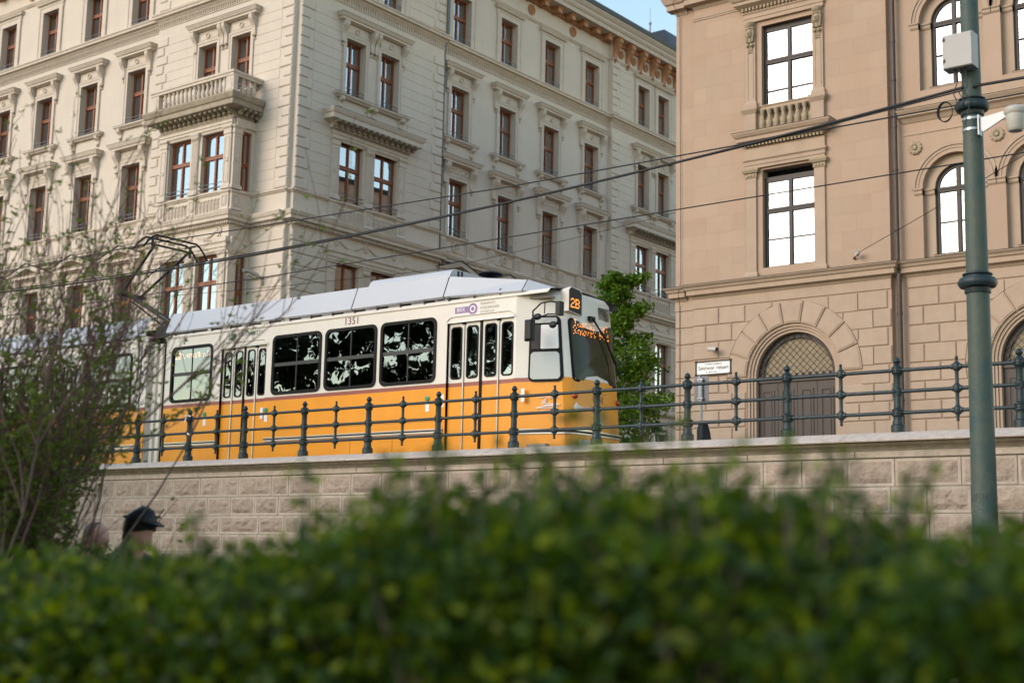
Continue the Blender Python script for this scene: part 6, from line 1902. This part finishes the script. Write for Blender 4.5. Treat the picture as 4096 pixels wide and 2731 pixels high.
def cyclist(label_p, label_b, loc, top_m, helmet, hair_m):
    b = thing("bicycle", label_b, "bicycle", loc)
    for x in (-.52, .52):
        w = link("wheel", None, b, (x, 0, .34))
        _link("tyre", MB().tube([(.33 * math.cos(t), 0, .33 * math.sin(t)) for t in [2 * PI * i / 28 for i in range(29)]], .02, 8).mesh("tyre", black_rub, 60), w)
        sp = MB().tube([(0, -.04, 0), (0, .04, 0)], .025, 8)
        for i in range(14): sp.tube([(0, 0, 0), (.32 * math.cos(2 * PI * i / 14), 0, .32 * math.sin(2 * PI * i / 14))], .002, 3)
        _link("spokes", sp.mesh("spokes", steel), w)
    obj("frame", MB().tube([(-.52, 0, .34), (-.05, 0, .30), (-.18, 0, .82), (-.52, 0, .34)], .015, 6).tube([(-.05, 0, .30), (.36, 0, .78), (-.16, 0, .74)], .018, 6).tube([(.34, 0, .90), (.52, 0, .34)], .016, 6), iron_blk, b, smooth=60)
    obj("handlebar", MB().tube([(.24, -.28, .98), (.38, -.16, 1.0), (.38, .16, 1.0), (.24, .28, .98)], .013, 6).tube([(.35, 0, .88), (.38, 0, 1.0)], .014, 6), black_pl, b)
    obj("saddle", MB().ball((-.20, 0, .88), .12, 10, 6, sc=(1.1, .6, .3)), black_pl, b, smooth=60)
    obj("crank", MB().tube([(-.05, -.09, .30), (-.05 + .12, -.09, .18)], .012, 6).tube([(-.05, .09, .30), (-.05 - .12, .09, .42)], .012, 6).tube([(-.05, -.09, .30), (-.05, .09, .30)], .02, 8), steel, b)
    p = thing("person", label_p, "person", (loc[0], loc[1], loc[2]))
    hz = 1.50; fx = 1
    fused("body", head_parts((.18, 0, hz), 1) + [('t', [(-.16, 0, .98), (.06, 0, 1.26)], .12, .11),
          ('t', [(-.16, -.09, .95), (.12, -.10, .72)], .085, .06), ('t', [(.12, -.10, .72), (.05, -.11, .24)], .055, .04), ('t', [(-.16, .09, .95), (.18, .10, .86)], .085, .06), ('t', [(.18, .10, .86), (-.14, .11, .50)], .055, .04),
          ('t', [(.04, -.11, .16), (.18, -.11, .17)], .04, .03), ('t', [(-.16, .11, .44), (-.03, .11, .44)], .04, .03)] + hand_parts((.24, -.26, 1.04), (1, 0, -.15)) + hand_parts((.24, .26, 1.04), (1, 0, -.15)), skin, p)
    fused("shirt", [('t', [(-.18, 0, .96), (-.06, 0, 1.14), (.06, 0, 1.30)], .14, .125), ('b', (.05, -.14, 1.28), .08, (1, 1, .9)), ('b', (.05, .14, 1.28), .08, (1, 1, .9)), ('t', [(.05, -.18, 1.28), (.10, -.24, 1.10), (.22, -.26, 1.05)], .06, .036), ('t', [(.05, .18, 1.28), (.10, .24, 1.10), (.22, .26, 1.05)], .06, .036), ('t', [(.07, 0, 1.30), (.11, 0, 1.36)], .09, .07)], top_m, p)
    fused("trousers", [('t', [(-.16, -.09, .95), (.12, -.10, .72)], .10, .075), ('t', [(.12, -.10, .72), (.06, -.11, .28)], .07, .055), ('t', [(-.16, .09, .95), (.18, .10, .86)], .10, .075), ('t', [(.18, .10, .86), (-.12, .11, .52)], .07, .055)], cloth_dk, p)
    if helmet:
        h = MB(); vs = []; n = 16
        prof = [(1.0, -.02), (1.06, .02), (1.02, .07), (.85, .115), (.5, .142), (.05, .15)]
        for (r, z_) in prof:
            for k in range(n):
                a = 2 * PI * k / n; vs.append((.17 + .135 * r * math.cos(a), .095 * r * math.sin(a), hz + .01 + z_ + .02 * math.cos(a)))
        h.add(vs, [(i * n + k, i * n + (k + 1) % n, (i + 1) * n + (k + 1) % n, (i + 1) * n + k) for i in range(5) for k in range(n)])
        h.add([(.28, -.07, hz + .03), (.28, .07, hz + .03), (.40, .03, hz + .03), (.40, -.03, hz + .03), (.27, -.08, hz + .07), (.27, .08, hz + .07), (.40, .03, hz + .042), (.40, -.03, hz + .042)], [(3, 2, 1, 0), (4, 5, 6, 7), (0, 3, 7, 4), (1, 5, 6, 2), (2, 6, 7, 3)])
        for s in (-1, 1):
            for x in (.10, .19, .27): h.ball((x, s * .075, hz + .10), .02, 6, 4, sc=(1.6, .6, .5))
        o = _link("helmet", h.mesh("helmet", black_pl, 50), p)
        _link("strap", MB().tube([(.17, -.092, hz + .0), (.20, -.075, hz - .10)], .008, 5).tube([(.17, .092, hz), (.20, .075, hz - .10)], .008, 5).mesh("strap", black_p), p)
    fused("hair", [('b', (.15, 0, hz + .02), .102, (1.02, .9, 1.05)), ('b', (.11, 0, hz - .04), .085, (1, .95, 1.1))], hair_m, p, .012)


cyclist("cyclist in a dark helmet with visor passing behind the hedge", "black bicycle under the helmeted rider", (-8.22, 6.15, -.01), cloth_dk, True, hair)
cyclist("bare-headed cyclist in a blue top behind the twiggy bush", "black bicycle under the rider in blue", (-9.12, 6.45, -.06), cloth_blue, False, mat("brown_hair", (.10, .05, .03), .6, .1))

# ------------------------------------------------------------------ street furniture seen over the wall
sp = thing("traffic_sign", "back of a grey traffic sign on a galvanised pole in front of the peach building", "sign", (-14.52, 25.0, 2.45))
obj("pole", MB().tube([(0, 0, 0), (0, 0, 2.70)], .030, 10), galv, sp, smooth=60)
obj("panel", MB().prism(rounded(-.19, .15, 2.20, 2.74, .03, 3), .04, .05), sign_back, sp)
obj("channel", MB().box(-.08, -.045, .02, .04, 2.20, 2.74), galv, sp)
for z_ in (2.27, 2.66): obj("clamp", MB().tube([(-.05, -.045, z_), (-.05, .03, z_)], .02, 8).box(-.07, .05, -.035, .03, z_ - .012, z_ + .012), steel, sp)
bg_ = MB(); vs = []; n = 20; L_ = [(.05, 1.78), (.085, 1.74), (.12, 1.60), (.135, 1.40), (.15, 1.20), (.17, .9), (.12, .6)]
for j, (r, z_) in enumerate(L_):
    for k in range(n):
        a = 2 * PI * k / n; f_ = 1 + (.16 * math.sin(5 * a + j) + .08 * math.sin(9 * a)) * (j > 0)
        vs.append((.02 + r * f_ * math.cos(a) + .02 * j * .5, r * f_ * math.sin(a), z_))
bg_.add(vs, [(j * n + k, j * n + (k + 1) % n, (j + 1) * n + (k + 1) % n, (j + 1) * n + k)[::-1] for j in range(len(L_) - 1) for k in range(n)])
bag = tag(obj("covered_sign", bg_, bag_m, None, (-14.50, 25.0, 2.45), smooth=60), "black plastic bag wrapped round the foot of the traffic sign pole", "bag")
# ------------------------------------------------------------------ plants
def leaf_mesh(name, P, size, mats, aspect=.5, updir=0.0, midx=None, fold=.25):
    """P (n,3) leaf bases; each leaf a folded lozenge of two triangles pairs"""
    n = len(P); P = np.asarray(P, float)
    d = rng.normal(size=(n, 3)); d[:, 2] = d[:, 2] * .6 + updir; d /= np.linalg.norm(d, axis=1)[:, None]
    b = rng.normal(size=(n, 3)); b -= (b * d).sum(1)[:, None] * d; b /= np.linalg.norm(b, axis=1)[:, None]
    nn = np.cross(d, b); s = np.asarray(size).reshape(-1, 1) * np.ones((n, 1)); w = s * aspect / 2
    V = np.stack([P, P + d * s * .45 + b * w + nn * w * fold, P + d * s, P + d * s * .45 - b * w + nn * w * fold], 1).reshape(-1, 3)
    me = bpy.data.meshes.new(name)
    i0 = np.arange(n) * 4
    T = np.stack([i0, i0 + 1, i0 + 2, i0, i0 + 2, i0 + 3], 1).reshape(-1)
    me.vertices.add(n * 4); me.vertices.foreach_set("co", V.reshape(-1))
    me.loops.add(n * 6); me.loops.foreach_set("vertex_index", T)
    me.polygons.add(n * 2); me.polygons.foreach_set("loop_start", np.arange(n * 2) * 3); me.polygons.foreach_set("loop_total", np.full(n * 2, 3))
    for m in mats: me.materials.append(m)
    if midx is not None: me.polygons.foreach_set("material_index", np.repeat(midx, 2).astype(np.int32))
    me.update(calc_edges=True); me.validate()
    return me


# hedge in the foreground
HG = thing("hedge", "dense dark green privet hedge with loose young shoots along its top", "hedge", (-1.8, 2.2, 0))
WC[HG.name] = Vector((-1.8, 2.2, 0))


def htop(x):
    x = np.asarray(x)
    base = np.interp(x, [-9, -3.5, -3.0, -2.6, -2.2, -1.9, -1.75, -1.6, -1.4, -1.28, -1.1, -1.0, -.84, -.7, 1.5], [1.27, 1.27, 1.275, 1.29, 1.35, 1.405, 1.43, 1.455, 1.45, 1.445, 1.41, 1.39, 1.385, 1.38, 1.38])
    return base + .025 * np.sin(x * 9.1) + .02 * np.sin(x * 17.3 + 1)


N1 = 150000
X = rng.uniform(-5.2, .5, N1); Y = rng.uniform(1.75, 2.85, N1)
T_ = htop(X) - .10 * np.abs((Y - 2.3) / .6) ** 2 + rng.normal(0, .025, N1)
Z = T_ - np.abs(rng.exponential(.22, N1)); ok = Z > .35
X, Y, Z = X[ok], Y[ok], Z[ok]
clump = np.sin(X * 6 + 3 * np.sin(Y * 5)) * np.sin(Y * 7 + Z * 9)
keep = rng.random(len(X)) < (.72 + .28 * clump); X, Y, Z, clump = X[keep], Y[keep], Z[keep], clump[keep]
mi = rng.choice(3, len(X), p=[.46, .30, .24])
tag(obj("x", MB(), hedge1), None) if False else None
lv = link("foliage", leaf_mesh("foliage", np.stack([X, Y, Z], 1), rng.uniform(.026, .050, len(X)), [hedge1, hedge2, hedge3], .52, .35, mi), HG); lv["kind"] = "stuff"
# shoots standing above the clipped top
sh = MB(); SP_ = []; SM = []
rr = random.Random(5)
for k in range(460):
    x = rr.uniform(-4.8, .2); y = rr.uniform(1.9, 2.7); z0 = float(htop(x)) - .10; L0 = rr.uniform(.08, .22) * (1.2 if -2.4 < x < -.8 else .8)
    a = rr.uniform(0, 2 * PI); t = rr.uniform(0, .35)
    p1 = (x + L0 * t * math.cos(a), y + L0 * t * math.sin(a), z0 + L0)
    sh.tube([(x, y, z0 - .1), (x, y, z0), p1], .004, 4, r2=.002)
    for j in range(int(5 + L0 * 34)):
        u = rr.random() ** .8
        SP_.append((x + (p1[0] - x) * u + rr.uniform(-.02, .02), y + (p1[1] - y) * u + rr.uniform(-.02, .02), z0 + L0 * u)); SM.append(2 if rr.random() < .45 else rr.choice([0, 1]))
for k in range(260):
    x = rr.uniform(-5, .4); y = rr.uniform(1.9, 2.7)
    sh.tube([(x, y, 0), (x + rr.uniform(-.15, .15), y + rr.uniform(-.1, .1), .7), (x + rr.uniform(-.25, .25), y + rr.uniform(-.2, .2), float(htop(x)) - .1)], .009, 5, r2=.003)
o = link("shoots", leaf_mesh("shoots", SP_, rng.uniform(.026, .052, len(SP_)), [hedge1, hedge2, hedge3], .5, .7, np.array(SM)), HG); o["kind"] = "stuff"
o = obj("stems", sh, bark, HG); o["kind"] = "stuff"

# twiggy flowering bush at the left
BU = wthing("bush", "tall twiggy bush with small leaves and reddish shoots in front of the rear tram car", "bush", (-8.6, 5.2, 0))
tw = MB(); LP_ = []; LM = []; LS = []
rr = random.Random(21)
bases = [(-8.6, 4.9), (-8.2, 5.1), (-8.9, 5.3), (-7.9, 4.85), (-8.4, 5.4), (-9.4, 5.2), (-9.1, 4.9)]


def grow(p, d, L, r, lvl):
    if lvl >= 1 and -1.45 < p[0] / p[1] < -1.2 and 1.1 < p[2] < 1.75: return
    pts = [Vector(p)]; d = Vector(d).normalized(); n = 6
    for i in range(n):
        d = (d + Vector((rr.gauss(0, .10), rr.gauss(0, .10), rr.gauss(.05, .06)))).normalized()
        pts.append(pts[-1] + d * L / n)
    tw.tube(pts, r, 5 if lvl < 2 else 3, mi=0 if lvl < 1 else 1, r2=max(.0018, r * .35))
    for i, q in enumerate(pts):
        if lvl >= 1 and i > 1:
            tip = i / n
            dens = 2.3 if q.z < 1.7 else (1.5 if q.z < 2.1 else (.8 if q.z < 2.5 else .25))
            for _ in range(int(dens * (2 if lvl == 2 else 1) + rr.random())):
                c = q + Vector((rr.gauss(0, .035), rr.gauss(0, .035), rr.gauss(0, .03)))
                for _2 in range(rr.choice([2, 3, 4, 5])):
                    LP_.append(tuple(c)); LM.append(0); LS.append(rr.uniform(.022, .048))
            if q.z > 2.0 and rr.random() < .8:
                for _ in range(3): LP_.append(tuple(q + Vector((rr.gauss(0, .008), rr.gauss(0, .008), rr.gauss(0, .02))))); LM.append(1); LS.append(rr.uniform(.010, .018))
        if lvl < 2 and i > 0 and rr.random() < (.95 if lvl == 0 else .55):
            for _ in range(2 if lvl == 0 else 1):
                a = rr.uniform(0, 2 * PI); sp_ = rr.uniform(.3, .8)
                grow(q, d + Vector((math.cos(a) * sp_, math.sin(a) * sp_, .25)), L * rr.uniform(.35, .6), r * .5, lvl + 1)


for (x, y) in bases:
    for k in range(5):
        a = rr.uniform(0, 2 * PI); t = rr.uniform(.1, .5)
        grow((x, y, .1), (math.cos(a) * t + .12, math.sin(a) * t, 1), rr.uniform(1.7, 2.6), .014, 0)
for k in range(13):       # long canes leaning right
    x, y = rr.choice(bases); grow((x - .3, y, .5), (.72 + rr.uniform(-.2, .25), .2 + rr.uniform(-.2, .2), .95), rr.uniform(1.9, 2.5), .011, 0)
o = obj("branches", tw, [bark, twig], BU, smooth=60); o["kind"] = "stuff"
_gap = [not (-1.43 < p[0] / p[1] < -1.24 and 1.38 < p[2] < 1.70) for p in LP_]      # a thin spot in the twigs
LP_ = [p for p, g in zip(LP_, _gap) if g]; LM = [p for p, g in zip(LM, _gap) if g]; LS = [p for p, g in zip(LS, _gap) if g]
o = link("leaves", leaf_mesh("leaves", LP_, np.array(LS), [bush1, bush2], .45, .35, np.array(LM)), BU); o["kind"] = "stuff"


def tree(name, label, loc, h, r0, crown, nleaf, size, mats, probs, seed, group=None, limbs=26, rad=None, low=.2, aspect=.75):
    """tapered trunk, limbs reaching through the crown, leaves in clumps round the limb ends; crown(t) gives radius at relative height"""
    rr = random.Random(seed); t = thing(name, label, "tree", loc, 0, group)
    tk = MB(); pts = [(0, 0, 0)]
    for i in range(1, 9):
        pts.append((pts[-1][0] + rr.gauss(0, .012 * h), pts[-1][1] + rr.gauss(0, .012 * h), h * .92 * i / 8))
    tk.tube(pts, r0, 9, r2=r0 * .12)
    obj("trunk", tk, bark, t, smooth=60)
    lb = MB(); C = []
    for k in range(limbs):
        u = low + (1 - low) * (k + .5) / limbs * .97; i = min(7, int(u / .92 * 8)) if u < .92 else 7
        f = min(1, u / .92 * 8 - i); b = Vector(pts[i]).lerp(Vector(pts[i + 1]), max(0, f))
        a = k * 2.4 + rr.uniform(-.4, .4); R_ = crown(u) * rr.uniform(.7, 1.08)
        e = b + Vector((math.cos(a) * R_, math.sin(a) * R_, R_ * rr.uniform(.15, .65)))
        mid = b.lerp(e, .5) + Vector((0, 0, -.08 * R_)); lb.tube([b, mid, e], max(.012, r0 * .28 * (1 - u)), 5, r2=.006)
        for j in range(4):
            C.append((b.lerp(e, .35 + .22 * j), .16 + .22 * R_ * .5))
            q = b.lerp(e, .4 + .2 * j); s2 = q + Vector((rr.gauss(0, .3), rr.gauss(0, .3), rr.uniform(.05, .35))) * R_ * .55
            lb.tube([q, s2], .008, 4, r2=.003); C.append((s2, .14 + .18 * R_ * .5))
    obj("limbs", lb, bark, t, smooth=60)
    ci = rng.integers(0, len(C), nleaf); cen = np.array([tuple(c[0]) for c in C])[ci]; rad_ = np.array([c[1] for c in C])[ci]
    P = cen + rng.normal(size=(nleaf, 3)) * (rad_ * .55)[:, None] * np.array([1, 1, .7])
    o = _link("crown", leaf_mesh("crown", P, rng.uniform(size * .7, size * 1.3, nleaf), mats, aspect, .1, rng.choice(len(mats), nleaf, p=probs)), t); o["kind"] = "stuff"
    return t


tree("maple_tree", "young light green maple in the side street between the tram and the peach building", (-25.0, 36.8, 2.45), 8.5, .11,
     lambda u: 1.95 * (1 - max(0, u - .35) / .66) ** .8 * min(1, .55 + u * 1.3) + .14, 19000, .125, [maple1, maple2], [.62, .38], 8, limbs=46, low=.12)
# trees on the lower quay, out of frame: the tram windows mirror them
quay = "trees on the lower quay mirrored in the tram windows"
for i, (x, y, h, lab) in enumerate(((-29.5, 7.0, 11.5, "dark tree on the lower quay mirrored in the middle tram windows"), (-26.8, 3.2, 11.0, "dark tree on the lower quay mirrored beside the front door of the tram"))):
    tree("quay_tree", lab, (x, y, 0), h, .2, lambda u: 3.0 * (1 - max(0, u - .55) / .55) ** .6 * min(1, u * 1.6), 9000, .26, [plane_leaf], [1.0], 60 + i, quay, limbs=30, low=.22)
